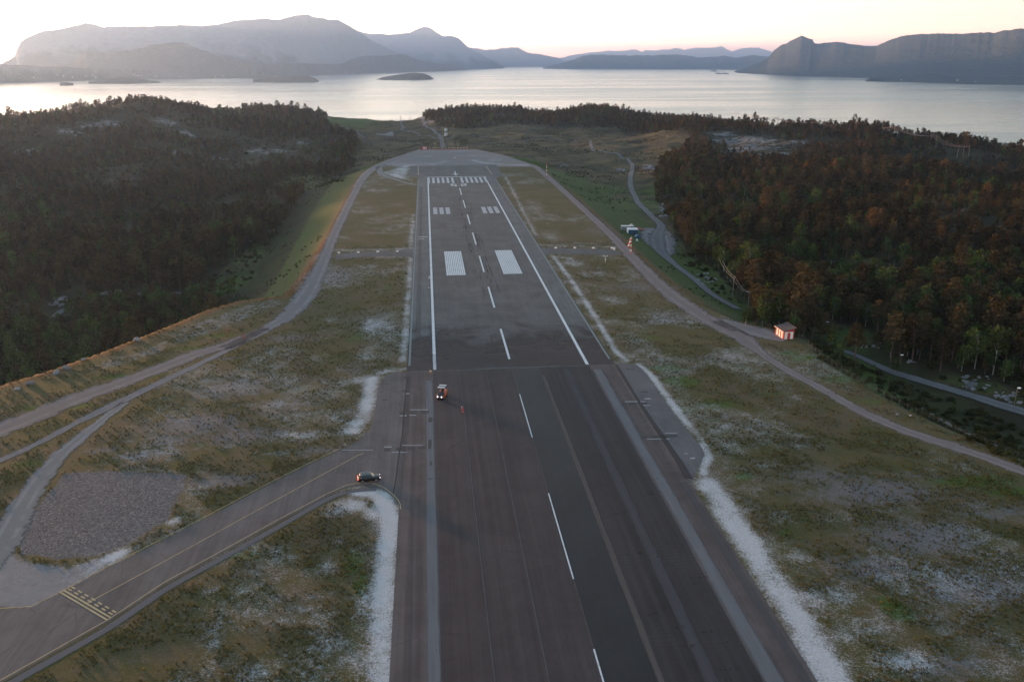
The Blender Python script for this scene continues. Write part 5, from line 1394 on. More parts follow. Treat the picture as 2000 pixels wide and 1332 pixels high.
def make_car(name, label, paint_m, L=4.65, Hs=1.0, lamps=True, loc=(0, 0, 0), rz=0.0):
    t = empty(name, loc, rz); tag(t, label, 'car')
    k = L / 4.65
    st = [(-2.30, .74, .45, .92), (-2.22, .86, .30, 1.02), (-1.7, .93, .26, 1.06), (-.7, .94, .24, 1.05), (.5, .94, .24, 1.02), (1.15, .93, .24, 1.0), (1.75, .92, .26, .93), (2.18, .84, .30, .84), (2.32, .66, .42, .72)]
    MB().loft([ring(x * k, hw, z0, z1 * Hs) for x, hw, z0, z1 in st]).build('body', paint_m, t, .03, True)
    gh = [(-2.12, .74, 1.0, 1.06), (-1.82, .76, .98, 1.60), (-1.3, .77, .98, 1.68), (-.2, .77, .98, 1.69), (.35, .75, .98, 1.60), (1.18, .72, .96, 1.02)]
    MB().loft([[(x * k, -w * 1.10, z0 * Hs), (x * k, w * 1.10, z0 * Hs), (x * k, w, (z0 * .25 + z1 * .75) * Hs), (x * k, w * .86, z1 * Hs), (x * k, -w * .86, z1 * Hs), (x * k, -w, (z0 * .25 + z1 * .75) * Hs)] for x, w, z0, z1 in gh]).build('roof', paint_m, t, .02, True)
    for s in (-1, 1):
        wn = [(-1.72, 1.10), (-1.55, 1.50), (.22, 1.52), (.92, 1.10)]
        gy = lambda z: s * (.865 - (z - 1.0) * .16)
        MB().face(*[(x * k, gy(z), z * Hs) for x, z in wn]).build('side_window', GLASS, t)
        m = MB()
        for a, b in zip(wn, wn[1:] + wn[:1]): m.tube([(a[0] * k, gy(a[1]) + s * .006, a[1] * Hs), (b[0] * k, gy(b[1]) + s * .006, b[1] * Hs)], .018, 4)
        m.build('window_trim', CHROME, t)
        MB().tube([(-1.65 * k, s * .66, 1.72 * Hs), (.2 * k, s * .66, 1.70 * Hs)], .025, 6).build('roof_rail', CHROME, t)
        MB().box(1.02 * k, s * 1.02, 1.08 * Hs, .18, .2, .14).build('wing_mirror', paint_m, t, .03)
        MB().box(2.24 * k, s * .66, .72 * Hs, .12, .22, .10).build('headlight', WLAMP if lamps else LAMPW, t, .02)
        MB().box(-2.27 * k, s * .70, .86 * Hs, .12, .22, .26).build('tail_light', RLAMP if lamps else RED, t, .02)
        for x in (-1.38, 1.42):
            w = MB().tube([(x * k, s * .70, .36), (x * k, s * .96, .36)], .36, 18).build('wheel', BLACK, t, .03)
            MB().tube([(x * k, s * .955, .36), (x * k, s * .975, .36)], .25, 12).build('rim', CHROME, w)
    MB().face((.45 * k, -.62, 1.57 * Hs), (.45 * k, .62, 1.57 * Hs), (1.12 * k, .70, 1.065 * Hs), (1.12 * k, -.70, 1.065 * Hs)).build('windscreen', GLASS, t)
    MB().face((-2.135 * k, -.6, 1.12 * Hs), (-2.135 * k, .6, 1.12 * Hs), (-1.9 * k, .58, 1.52 * Hs), (-1.9 * k, -.58, 1.52 * Hs)).build('rear_window', GLASS, t)
    return t

p, q = pln([(707, 943.2), (733.6, 940.2)])
c_ = ((p[0] + q[0]) / 2, (p[1] + q[1]) / 2 + .85)
make_car('sport_utility_car', 'black estate car with lit lamps parked at the taxiway bend', CARBLK, loc=(c_[0], c_[1], float(plane_z(*c_)) + .012), rz=heading(p, q))

# ---- road roller
p, q = pln([(868.5, 769)])[0], pln([(858.5, 783)])[0]
c_ = ((p[0] + q[0]) / 2, (p[1] + q[1]) / 2)
t = empty('road_roller', (c_[0], c_[1], float(plane_z(*c_)) + .03), heading(p, q)); tag(t, 'orange road roller with white canopy and two lit headlamps', 'road roller')
MB().loft([[(x, -w, z0), (x, w, z0), (x, w * .98, z1), (x, -w * .98, z1)] for x, w, z0, z1 in ((-2.35, .80, .75, 1.45), (-1.2, .98, .55, 1.5), (.2, .98, .5, 1.32), (.9, .98, .55, 1.5))]).build('chassis', ORANGE, t, .05)
MB().loft([[(x, -w, z0), (x, w, z0), (x, w * .8, z1), (x, -w * .8, z1)] for x, w, z0, z1 in ((.75, .96, .7, 1.85), (1.7, .94, .7, 1.72), (2.3, .86, .75, 1.25), (2.42, .78, .8, 1.1))]).build('engine_hood', DGREY, t, .05)
for s in (-1, 1):
    MB().box(1.45, s * .97, 1.0, 1.7, .05, .55).build('side_panel', ORANGE, t, .02)
    MB().tube([(2.33, s * .52, 1.06), (2.50, s * .52, 1.04)], .14, 10).build('headlight', WLAMP, t)
    for x in (-1.15, .75):
        MB().tube([(x, s * .84, 1.35), (x * .95, s * .80, 2.85)], .045, 6).build('canopy_post', DGREY, t)
MB().box(-.2, 0, 2.92, 2.5, 1.95, .10).build('canopy', DGREY, t, .04)
for x in (-.95, .62): MB().box(x, 0, 3.0, .62, 1.9, .07).build('canopy_panel', WHT, t, .02)
MB().box(-.55, 0, 1.72, .5, .6, .45).box(-.82, 0, 2.05, .12, .55, .6).build('seat', BLACK, t, .04)
MB().tube([(.35, 0, 1.5), (.1, 0, 2.0)], .03, 6).tube([(.12 + .01 * 0, .22 * math.cos(a), 2.0 + .1 * math.sin(a)) for a in np.linspace(0, 6.283, 13)], .02, 5, False).build('steering_wheel', BLACK, t)
for x, ys in ((1.65, (-.72, -.24, .24, .72)), (-1.6, (-.72, -.24, .24, .72))):
    for y in ys:
        MB().tube([(x, y - .2, .52), (x, y - .14, .52), (x, y + .14, .52), (x, y + .2, .52)], [.40, .52, .52, .40], 18).build('wheel', BLACK, t)
MB().box(-2.45, 0, .85, .18, 1.7, .5).build('rear_bumper', ORANGE, t, .04)

# ---- people
def person(name, label, loc, rz, J, hue, dark):
    """J: joint positions (local, facing +x). One skinned surface, fingers included."""
    V, E, R = [], [], []
    def v(p, r): V.append(p); R.append(r); return len(V) - 1
    def ch(a, pts):
        for p_, r_ in pts:
            b = v(p_, r_); E.append((a, b)); a = b
        return a
    pel = v(J['pelvis'], .15)
    ch1 = ch(pel, [(J['waist'], .14), (J['chest'], .17)])
    neck = ch(ch1, [(J['neck'], .065), (J['chin'], .085), (J['head'], .105), (J['crown'], .075)])
    for s in ('l', 'r'):
        h_ = ch(pel, [(J['hip' + s], .11), (J['knee' + s], .075), (J['ankle' + s], .055), (J['toe' + s], .05)])
        w_ = ch(ch1, [(J['sh' + s], .085), (J['elb' + s], .055), (J['wri' + s], .036)])
        W_ = np.array(J['wri' + s]); d = W_ - np.array(J['elb' + s]); d /= np.linalg.norm(d)
        sd2 = np.cross(d, (0, 0, 1.0)); sd2 = sd2 / (np.linalg.norm(sd2) + 1e-6)
        palm = ch(w_, [(tuple(W_ + d * .06), .036)])
        for f in range(4):
            o_ = sd2 * (f - 1.5) * .021; l = (.06, .075, .07, .055)[f]
            ch(palm, [(tuple(W_ + d * .10 + o_), .0095), (tuple(W_ + d * (.10 + l * .6) + o_ + np.array((.006, 0, -.008))), .009), (tuple(W_ + d * (.10 + l) + o_ * .9 + np.array((.012, 0, -.024))), .008)])
        ch(w_, [(tuple(W_ + d * .035 + sd2 * .045), .010), (tuple(W_ + d * .085 + sd2 * .055), .009)])
    me = bpy.data.meshes.new(name); me.from_pydata(V, E, [])
    n = NT(name + '_clothes'); P = n.gen('Object'); x, y, z = n.xyz(P)
    hz = J['chin'][2]
    o = link(name, me)
    o.location = loc; o.rotation_euler = (0, 0, rz)
    # clothing colour by position on the body: trousers, jacket, reflective bands
    stripes = n.math('MAXIMUM', n.math('LESS_THAN', n.math('ABSOLUTE', n.math('SUBTRACT', z, J['band'][0])), .035), n.math('LESS_THAN', n.math('ABSOLUTE', n.math('SUBTRACT', z, J['band'][1])), .035))
    c = n.mix(n.math('GREATER_THAN', z, J['pelvis'][2] - .02), dark, hue)
    c = n.mix(stripes, c, (.7, .7, .68))
    n.bsdf(c, .8); me.materials.append(n.m)
    m = o.modifiers.new('skin', 'SKIN'); m.use_smooth_shade = True
    lay = me.skin_vertices[0].data if me.skin_vertices else None
    if lay is None:
        o.data.skin_vertices.new() if hasattr(o.data.skin_vertices, 'new') else None
        lay = o.data.skin_vertices[0].data
    for i, r in enumerate(R): lay[i].radius = (r, r)
    lay[0].use_root = True
    o.modifiers.new('smooth', 'SUBSURF').levels = 1
    tag(o, label, 'person')
    SK = flat_mat(name + '_skin', (.48, .28, .2), .6)
    H = np.array(J['head']); f = H - np.array(J['neck']); f /= np.linalg.norm(f)
    hb = MB(); cr = []
    for k_, (zz, rr_) in enumerate(((-.10, .075), (-.05, .10), (.02, .112), (.08, .10), (.125, .05))):
        cr.append([tuple(H + np.array((math.cos(a) * rr_ + .02, math.sin(a) * rr_ * .85, zz))) for a in np.linspace(0, 6.283, 12, endpoint=False)])
    face = hb.loft(cr)
    face.box(H[0] + .14, H[1], H[2] - .01, .035, .03, .05); 
    face.build('face', SK, o, 0, True)
    MB().loft([[tuple(H + np.array((math.cos(a) * rr_ + .01, math.sin(a) * rr_ * .9, zz))) for a in np.linspace(0, 6.283, 12, endpoint=False)] for zz, rr_ in ((.05, .135), (.07, .125), (.14, .10), (.175, .05))]).build('helmet', flat_mat(name + '_helmet', J['hat'], .5), o, 0, True)
    for s in ('l', 'r'):
        T = np.array(J['toe' + s]); A = np.array(J['ankle' + s])
        MB().loft([[(A[0] - .10, A[1] - .05, .005), (A[0] - .10, A[1] + .05, .005), (A[0] - .09, A[1] + .045, .10), (A[0] - .09, A[1] - .045, .10)], [(A[0] + .03, A[1] - .055, .005), (A[0] + .03, A[1] + .055, .005), (A[0] + .03, A[1] + .05, .12), (A[0] + .03, A[1] - .05, .12)], [(T[0] + .05, T[1] - .045, .005), (T[0] + .05, T[1] + .045, .005), (T[0] + .04, T[1] + .04, .06), (T[0] + .04, T[1] - .04, .06)]]).build('boot', BLACK, o, .01)
    return o

J1 = dict(pelvis=(0, 0, .95), waist=(.03, 0, 1.12), chest=(.12, 0, 1.36), neck=(.18, 0, 1.52), chin=(.22, 0, 1.58), head=(.25, 0, 1.66), crown=(.26, 0, 1.76), hipl=(0, .1, .90), hipr=(0, -.1, .90), kneel=(.16, .11, .50), kneer=(-.08, -.11, .48), anklel=(.22, .11, .09), ankler=(-.30, -.11, .11),
          toel=(.36, .12, .05), toer=(-.18, -.12, .05), shl=(.13, .2, 1.42), shr=(.13, -.2, 1.42), elbl=(.02, .30, 1.17), elbr=(.24, -.30, 1.16), wril=(.16, .30, .96), wrir=(.42, -.22, 1.04), band=(1.15, .32), hat=(.75, .7, .65))
g = pln([(904, 807.3)])[0]
person('person', 'worker in red high-visibility suit walking on the fresh asphalt', (g[0], g[1], float(plane_z(*g)) + .025), math.radians(170), J1, (.62, .035, .03), (.55, .05, .04))
J2 = dict(pelvis=(-.18, 0, .86), waist=(.02, 0, .98), chest=(.30, 0, .98), neck=(.46, 0, .95), chin=(.52, 0, .92), head=(.58, 0, .90), crown=(.66, 0, .93), hipl=(-.18, .1, .82), hipr=(-.18, -.1, .82), kneel=(.0, .14, .46), kneer=(-.14, -.14, .45), anklel=(-.10, .15, .09), ankler=(-.26, -.15, .09),
          toel=(.06, .16, .05), toer=(-.12, -.16, .05), shl=(.32, .19, .96), shr=(.32, -.19, .96), elbl=(.40, .24, .68), elbr=(.42, -.24, .68), wril=(.52, .14, .45), wrir=(.55, -.14, .45), band=(.99, .3), hat=(.75, .72, .6))
g = pln([(840.3, 730.3)])[0]
person('person', 'worker in yellow high-visibility jacket bending down at the runway edge line', (g[0], g[1], float(plane_z(*g)) + .025), math.radians(-60), J2, (.72, .50, .10), (.40, .22, .05))

# ---- red and white shed
A, B, Cc = [np.array(v) for v in pln([(1512.5, 652.5), (1529.8, 663.2), (1550.2, 662.2)])]
ex = (Cc - B); wx = np.linalg.norm(ex); ex /= wx; ey = np.array([-ex[1], ex[0]]); wy = abs(np.dot(A - B, ey))
BZ = float(terrain(*B)) - .05
t = empty('equipment_shed', (B[0], B[1], BZ), math.atan2(ex[1], ex[0])); tag(t, 'red and white striped wooden shed beside the gravel track', 'shed')
h0, h1 = 2.65, 3.55
def shed_walls(wx, wy, h0, h1):
    m = MB()
    m.V += [(0, 0, 0), (wx, 0, 0), (wx, wy, 0), (0, wy, 0), (0, 0, h0), (wx, 0, h1), (wx, wy, h1), (0, wy, h0)]
    m.F += [(0, 1, 5, 4), (1, 2, 6, 5), (2, 3, 7, 6), (3, 0, 4, 7), (4, 5, 6, 7), (3, 2, 1, 0)]
    return m
shed_walls(wx, wy, h0, h1).build('wall', flat_mat('deep_red_boards', (.36, .010, .014), .6), t)
for k in range(3):
    a = wy * (.12 + .29 * k); MB().box(-.02, a + wy * .09, h0 / 2 + .02, .05, wy * .14, h0 - .35).build('white_panel', WHT, t)
for a, w in ((.22, .26), (.76, .26)): MB().box(wx * a, -.02, h0 / 2 - .02, wx * w, .05, h0 - .3).build('white_panel', WHT, t)
MB().box(wx * .49, -.02, h0 - .30, wx * .27, .05, .22).build('white_panel', WHT, t)
d_ = MB().box(wx * .49, -.035, 1.02, .95, .06, 2.0).build('door', RED, t, .01); MB().tube([(wx * .49 - .36, -.07, 1.0), (wx * .49 - .36, -.13, 1.0), (wx * .49 - .24, -.13, 1.0)], .018, 6).build('handle', STEEL, d_)
MB().box(wx * .18, -.06, 1.75, .16, .06, .22).build('meter_box', DGREY, t)
m = MB(); ov = .35; sl = (h1 - h0) / wx
for z in (0.0, .14): m.V += [(-ov, -ov, h0 - sl * ov + z + .02), (wx + ov, -ov, h1 + sl * ov + z + .02), (wx + ov, wy + ov, h1 + sl * ov + z + .02), (-ov, wy + ov, h0 - sl * ov + z + .02)]
m.F += [(3, 2, 1, 0), (4, 5, 6, 7), (0, 1, 5, 4), (1, 2, 6, 5), (2, 3, 7, 6), (3, 0, 4, 7)]
rf = m.build('roof', ROOF, t)
FASC = flat_mat('fascia_paint', (.62, .16, .10), .5)
MB().box(-ov - .03, wy / 2, h0 - sl * ov + .07, .05, wy + 2 * ov + .02, .26).build('fascia', flat_mat('pale_fascia', (.70, .42, .32), .5), rf)
MB().box(wx + ov + .03, wy / 2, h1 + sl * ov + .07, .05, wy + 2 * ov + .02, .22).build('fascia', FASC, rf)

# ---- windsock on its lattice mast
b = pln([(1231.6, 496.5)])[0]; zb = float(terrain(*b)); D = math.hypot(*b); zt = float(at_d(1233.5, 463, D)[2]); hm_ = zt - zb
t = empty('windsock_mast', (b[0], b[1], zb)); tag(t, 'red and white lattice mast at the track edge below the blue hut', 'mast')
BND = band_mat('red_white_bands', hm_, 7)
m = MB()
for k in range(3):
    a = k * 2.094 + .4; m.tube([(.55 * math.cos(a), .55 * math.sin(a), 0), (.12 * math.cos(a), .12 * math.sin(a), hm_ - .4)], .05, 5)
for j in range(10):
    z = hm_ * j / 10.5; r0 = .55 - .43 * z / hm_; r1 = .55 - .43 * (z + hm_ / 10.5) / hm_
    for k in range(3):
        a, a2 = k * 2.094 + .4, (k + 1) * 2.094 + .4
        m.tube([(r0 * math.cos(a), r0 * math.sin(a), z), (r1 * math.cos(a2), r1 * math.sin(a2), z + hm_ / 10.5)], .025, 4)
m.build('lattice', BND, t)
MB().tube([(0, 0, hm_ - .5), (0, 0, hm_ + .1)], .06, 6).build('pivot', RED, t)
MB().tube([(0, 0, hm_ + .1), (0, 0, hm_ + .34)], .13, 8).build('lamp', LAMPW, t)
MB().box(0, 0, hm_ - .4, 1.0, .12, .12).build('lamp_bracket', LAMPW, t)
ws = empty('windsock', (b[0], b[1], zb)); tag(ws, 'limp red and white striped windsock hanging on the lattice mast', 'windsock', kind='thing')
n = NT('windsock_cloth'); oz = n.xyz(n.gen('Object'))[2]
ft = n.math('GREATER_THAN', n.math('MODULO', n.math('MULTIPLY', n.math('SUBTRACT', oz, hm_ - 5.0), 1 / 1.62), 1.0), .5)
WSM = n.bsdf(n.mix(ft, (.62, .04, .03), (.82, .80, .78)), .7)
rings = []
for i in range(11):
    u = i / 10; cx_ = -.1 - .55 * u - .75 * u * u; z = hm_ - .75 - 3.9 * u; r = .50 - .16 * u
    rings.append([(cx_ + math.cos(a) * r * (1 + .12 * math.sin(3 * a + i)), math.sin(a) * r * (1 + .1 * math.cos(2 * a + i)), z) for a in np.linspace(0, 6.283, 14, endpoint=False)])
MB().loft(rings).build('sock', WSM, ws, 0, True)
MB().tube([(-.1 + .52 * math.cos(a), .52 * math.sin(a), hm_ - .74) for a in np.linspace(0, 6.283, 15)], .03, 5, False).build('hoop', STEEL, ws)

# ---- banded marker pole beyond
b = pln([(1067.6, 347)])[0]; zb = float(terrain(*b)); D = math.hypot(*b); hp = float(at_d(1067.6, 320.5, D)[2]) - zb
t = empty('marker_pole', (b[0], b[1], zb)); tag(t, 'tall red and white banded pole beside the far bend of the track', 'pole')
MB().tube([(0, 0, 0), (0, 0, hp * .93)], [.22, .16], 8).build('pole', band_mat('pole_bands', hp, 7), t)
MB().box(0, 0, hp * .93, .55, .55, hp * .14).build('head', RED, t, .05)

# ---- huts by the parking area
b = at(1236.5, 459); th_ = math.radians(-4)
t = empty('site_hut', b, th_); tag(t, 'blue steel hut with flat white roof at the parking area', 'hut')
w_, dp_, h_ = 5.2, 5.6, 2.7
MB().box(0, dp_ / 2, h_ / 2, w_, dp_, h_).build('wall', BLUE, t)
m = MB()
for k in range(17): m.box(-w_ / 2 + .2 + k * w_ / 17.2, -.03, h_ / 2, .10, .07, h_ - .2)
m.build('corrugation', BLUE, t)
MB().box(0, dp_ / 2, h_ + .09, w_ + .3, dp_ + .3, .18).build('roof', PALEM, t, .03)
MB().box(-w_ / 2 - .04, dp_ / 2, h_ / 2, .08, dp_ - .1, h_ - .1).build('side_cladding', WHT, t)
d_ = MB().box(.6, -.08, 1.05, .95, .08, 2.1).build('door', DGREY, t); MB().box(.25, -.14, 1.05, .06, .06, .2).build('handle', STEEL, d_)
c2, s2 = math.cos(th_), math.sin(th_)
b2 = (b[0] - 1.6 * c2 - 8.2 * s2, b[1] - 1.6 * s2 + 8.2 * c2); b2 = (*b2, float(terrain(*b2)))
t = empty('storage_container', b2, th_); tag(t, 'pale grey storage container behind the blue hut', 'container')
MB().box(0, 1.2, 1.4, 6.6, 2.6, 2.8).build('wall', flat_mat('grey_container_steel', (.27, .28, .28), .6), t, .02)
MB().box(0, 1.2, 2.86, 6.8, 2.8, .12).build('roof', PALEM, t)
MB().tube([(2.0, .6, 2.9), (2.0, .6, 3.7), (2.0, .6, 3.95)], [.75, .75, .3], 14).build('water_tank', PALEM, t)
m = MB()
for k in range(20): m.box(-3.2 + k * .335, -.13, 1.4, .08, .06, 2.5)
m.build('corrugation', flat_mat('grey_rib_steel', (.2, .21, .21), .6), t)
b = at(1249.5, 449.5)
t = empty('trailer', b, math.radians(-50)); tag(t, 'red flat trailer beside the blue hut', 'trailer')
MB().box(0, 0, .75, 4.2, 1.7, .22).build('deck', RED, t, .02); MB().tube([(2.1, -.5, .7), (3.5, 0, .6)], .06, 6).tube([(2.1, .5, .7), (3.5, 0, .6)], .06, 6).build('drawbar', RED, t); MB().box(-2.05, 0, 1.15, .08, 1.7, .6).build('tailboard', RED, t)
for s in (-1, 1): w2 = MB().tube([(-.3, s * .85, .38), (-.3, s * 1.08, .38)], .38, 14).build('wheel', BLACK, t); MB().tube([(-.3, s * 1.07, .38), (-.3, s * 1.09, .38)], .2, 10).build('rim', STEEL, w2)
b = at(1245.5, 465)
make_car('parked_car', 'small blue car parked beside the blue hut', flat_mat('blue_car_paint', (.03, .14, .26), .3), 3.9, .95, False, b, math.radians(20))
b = at(1244, 471)
t = empty('water_tank', b); tag(t, 'round white tank standing at the edge of the parking area', 'tank'); MB().tube([(0, 0, 0), (0, 0, .9), (0, 0, 1.15)], [.6, .6, .25], 14).build('shell', WHT, t, .03, True); MB().tube([(0, 0, 1.1), (0, 0, 1.3)], .2, 10).build('lid', DGREY, t)

# ---- approach lights, hut and antennas beyond the far end
b = pln([(829, 293.3)])[0]; zb = float(terrain(*b))
t = empty('equipment_shed', (b[0], b[1], zb), math.radians(0)); tag(t, 'small dark red hut with white stripes at the far runway end', 'hut')
MB().box(0, 2, 1.7, 6.4, 4, 3.4).build('wall', flat_mat('dark_red_boards', (.30, .012, .02), .6), t); MB().box(0, 2, 3.5, 6.9, 4.6, .22).build('roof', ROOF, t)
for x in (-1.15, .25, 1.75): MB().box(x, -.03, 1.75, .62, .08, 2.7).build('white_panel', WHT, t)
b0, b1 = [np.array(v) for v in pln([(834, 291.0), (912, 290.0)])]
zb = float(terrain(*((b0 + b1) / 2)))
t = empty('antenna_array', (float(b0[0]), float(b0[1]), zb), heading(b0, b1)); tag(t, 'long row of short red antennas with white tops at the runway end', 'antenna'); Ln = float(np.linalg.norm(b1 - b0))
MB().box(Ln / 2, 0, .35, Ln, .25, .2).build('beam', RED, t)
for k in range(14):
    a = MB().tube([(Ln * k / 13, 0, 0), (Ln * k / 13, 0, 2.3)], .13, 6).box(Ln * k / 13, 0, 1.2, 1.6, .12, .5).build('antenna', ORANGE, t); MB().box(Ln * k / 13, -.1, 2.45, .6, .6, .45).build('head', LAMPW, a)
AM = None
for i, (px, base, top, wide) in enumerate([(849.6, 292, 280.5, 1), (878.2, 291.5, 280.5, 1), (884.7, 291.5, 280.5, 1), (894.8, 291, 280.5, 1), (864.6, 268, 249, 0), (866, 283, 266, 0), (886, 254, 244.5, 0), (850.5, 240, 232, 0), (860.5, 239, 231.5, 0), (868.5, 239, 231.5, 0), (877.6, 239.5, 231, 0), (886.6, 240, 231.8, 0), (896.3, 240.5, 232.5, 0)]):
    x, y, z = at(px, base); D = math.hypot(x, y); hh_ = max(4.5, float(at_d(px, top, D)[2]) - z)
    t = empty('approach_light_mast', (x, y, z)); tag(t, ['thin yellow approach light mast behind the row of red antennas', 'thin yellow approach light mast on the slope beyond the runway end'][0 if i < 4 else 1], 'light mast', 'approach masts at the antennas' if i < 4 else 'approach masts on the far slope')
    MB().tube([(0, 0, 0), (0, 0, hh_)], [.2, .14], 6).build('pole', YELP, t); MB().box(0, 0, hh_ - .15, 4.0 if not wide else 3.2, .16, .16).build('crossbar', YELP, t)
    for xx in (-1.3, 0, 1.3): MB().tube([(xx, -.1, hh_), (xx, -.1, hh_ + .35)], .16, 8).build('lamp', LAMPW, t)
for px, py, lab in ((870.5, 257, 'white equipment cabin on the slope beyond the runway end, upper one'), (871, 266, 'white equipment cabin with a pitched roof beside the far gravel road')):
    b = at(px, py); t = empty('equipment_cabin', b); tag(t, lab, 'cabin'); MB().box(0, 0, 1.8, 4.5, 4.5, 3.6).build('wall', PALEM, t)
    m = MB(); m.loft([[(-2.5, y_, 3.6), (2.5, y_, 3.6), (0, y_, 5.0)] for y_ in (-2.6, 2.6)]); m.build('roof', STEEL, t); MB().box(.8, -2.3, 1.1, 1.0, .1, 2.2).build('door', DGREY, t)
for px, py, top in ((783, 238, 226), (801, 235, 229)):
    b = at(px, py); hp = max(4, float(at_d(px, top, math.hypot(b[0], b[1]))[2]) - b[2]); t = empty('marker_mast', b); tag(t, '%s red lattice mast on the far field near the shore' % ('taller' if px < 790 else 'shorter'), 'mast')
    m = MB()
    for k in range(4): a = k * 1.571 + .78; m.tube([(1.0 * math.cos(a), 1.0 * math.sin(a), 0), (.3 * math.cos(a), .3 * math.sin(a), hp)], .12, 4)
    for j in range(6):
        z = hp * j / 6; r0 = 1 - .7 * j / 6
        for k in range(4): a, a2 = k * 1.571 + .78, k * 1.571 + 2.35; m.tube([(r0 * math.cos(a), r0 * math.sin(a), z), (r0 * math.cos(a2) * .9, r0 * math.sin(a2) * .9, z + hp / 6)], .08, 4)
    m.build('lattice', RED, t); MB().box(0, 0, hp, .9, .9, .5).build('head', LAMPW, t)

# ---- slope indicator lights either side of the aiming point
PA = None
for i, (px, py) in enumerate([(662, 497), (700, 496), (738, 494.8), (776, 494), (1085.6, 487.3), (1122.5, 487.2), (1158.7, 487.4), (1195.5, 487.6)]):
    x, y = pln([(px, py)])[0]; z = float(plane_z(x, y)) + .02
    side = 'left' if i < 4 else 'right'
    lab = 'white approach slope lamp on the path %s of the runway, %s from the runway' % (side, ['fourth', 'third', 'second', 'first', 'first', 'second', 'third', 'fourth'][i])
    if PA is None:
        PA = t = empty('slope_light_unit', (x, y, z))
        MB().box(0, 0, .75, 1.15, 1.0, .5).build('housing', WHT, t, .05); MB().box(0, -.52, .75, .9, .06, .32).build('lens', LAMPW, t)
        for sx_ in (-.4, .4):
            for sy_ in (-.35, .35): MB().tube([(sx_, sy_, 0), (sx_, sy_, .52)], .04, 5).build('leg', ORANGE, t)
    else:
        t = copy_tree(PA); t.location = (x, y, z)
    tag(t, lab, 'runway light', 'slope lights beside the aiming point')
x, y = pln([(1199.5, 488.4)])[0]
t = empty('control_cabinet', (x, y, float(plane_z(x, y)))); tag(t, 'pale cabinet behind the outermost slope lamp right of the runway', 'cabinet'); MB().box(0, 0, .6, 1.0, .6, 1.2).build('casing', PALEM, t, .03); MB().box(0, -.32, .6, .8, .04, 1.0).build('door', WHT, t)
x, y = pln([(1182, 513.5)])[0]; z = float(plane_z(x, y))
t = empty('wind_sensor', (x, y, z)); tag(t, 'slim white wind sensor mast on the grass right of runway', 'wind sensor')
MB().tube([(0, 0, 0), (0, 0, 2.9)], .06, 6).build('pole', WHT, t); MB().box(0, 0, 2.8, 1.5, .08, .08).build('crossarm', WHT, t); MB().box(.05, 0, 1.45, .4, .4, .55).build('box', WHT, t, .03)
for s in (-1, 1): MB().tube([(s * .7, 0, 2.8), (s * .7, 0, 3.0), (s * .7, 0, 3.35)], [.05, .22, .16], 8).build('sensor_head', WHT, t)
x, y = pln([(888.3, 310.5)])[0]; z = float(terrain(x, y))
t = empty('light_stand', (x, y, z)); tag(t, 'lone white light on the gravel beyond the turning pad', 'runway light'); MB().tube([(0, 0, 0), (0, 0, .7)], .12, 6).build('stem', YELP, t); MB().box(0, 0, 1.0, 1.1, .6, .6).build('lamp', LAMPW, t, .08)

# ---- power pylons on the right ridge and their lines
PYL = []
for px0, px1, base, top, lab in [(1427, 1439.5, 243, 221.8, 'alone against the water'), (1510.8, 1517.5, 252, 229.5, 'second from the notch in the ridge'), (1586.5, 1594, 253, 236.8, 'half sunk in the treetops'), (1735.5, 1745, 268, 246, 'pinkish, at the low end of the sagging line'), (1815.5, 1826, 290, 263.5, 'leaning slightly, on the falling ridge'), (1870, 1890, 308, 284, 'wide and three-legged, lowest on the slope')]:
    c_ = at((px0 + px1) / 2, base); D = math.hypot(c_[0], c_[1])
    l_, r_ = np.array(at_d(px0, top, D)), np.array(at_d(px1, top, D)); zt = float(l_[2]); hw = float(np.linalg.norm(r_[:2] - l_[:2])) / 2
    t = empty('power_pylon', c_, heading(l_, r_)); tag(t, 'wooden H-frame pylon %s' % lab, 'pylon', 'pylons along the right ridge')
    hh_ = zt - c_[2] + .2
    for s in ([-1, 1] if 'three' not in lab else [-1, 0, 1]): MB().tube([(s * hw * 1.15, 0, -1), (s * hw, 0, hh_)], [.26, .2], 6).build('leg', flat_mat('pole_timber', (.30, .20, .16), .9), t)
    MB().box(0, 0, hh_ - .1, hw * 2.35, .28, .3).build('crossarm', WOOD, t)
    for s in (-1, 0, 1): MB().tube([(s * hw * 1.05, 0, hh_ - .25), (s * hw * 1.05, 0, hh_ - 1.2)], .10, 6).build('insulator', DGREY, t)
    PYL.append([np.array((c_[0] + math.cos(heading(l_, r_)) * s * hw * 1.05, c_[1] + math.sin(heading(l_, r_)) * s * hw * 1.05, zt - 1.2)) for s in (-1, 0, 1)])
def wire(name, a, b, sag, r, mat, label, cat, group=None):
    pts = [a + (b - a) * u - np.array((0, 0, 4 * sag * u * (1 - u))) for u in np.linspace(0, 1, 17)]
    o = MB().tube(pts, r, 4).build(name, mat); return tag(o, label, cat, group)
CABLE = flat_mat('copper_brown_cable', (.30, .17, .13), .6)
for k in range(len(PYL) - 1):
    for j in range(3): wire('power_line', PYL[k][j], PYL[k + 1][j], 4.5 if k == 2 else 3.0, .13, CABLE, ['sagging cable between the first two pylons of the ridge', 'cable between the second and third ridge pylon', 'long sagging cable between the third and fourth ridge pylon', 'cable between the fourth and fifth ridge pylon', 'cable running down to the lowest ridge pylon'][k], 'cable', 'cables of ridge span %s' % ['one', 'two', 'three', 'four', 'five'][k])
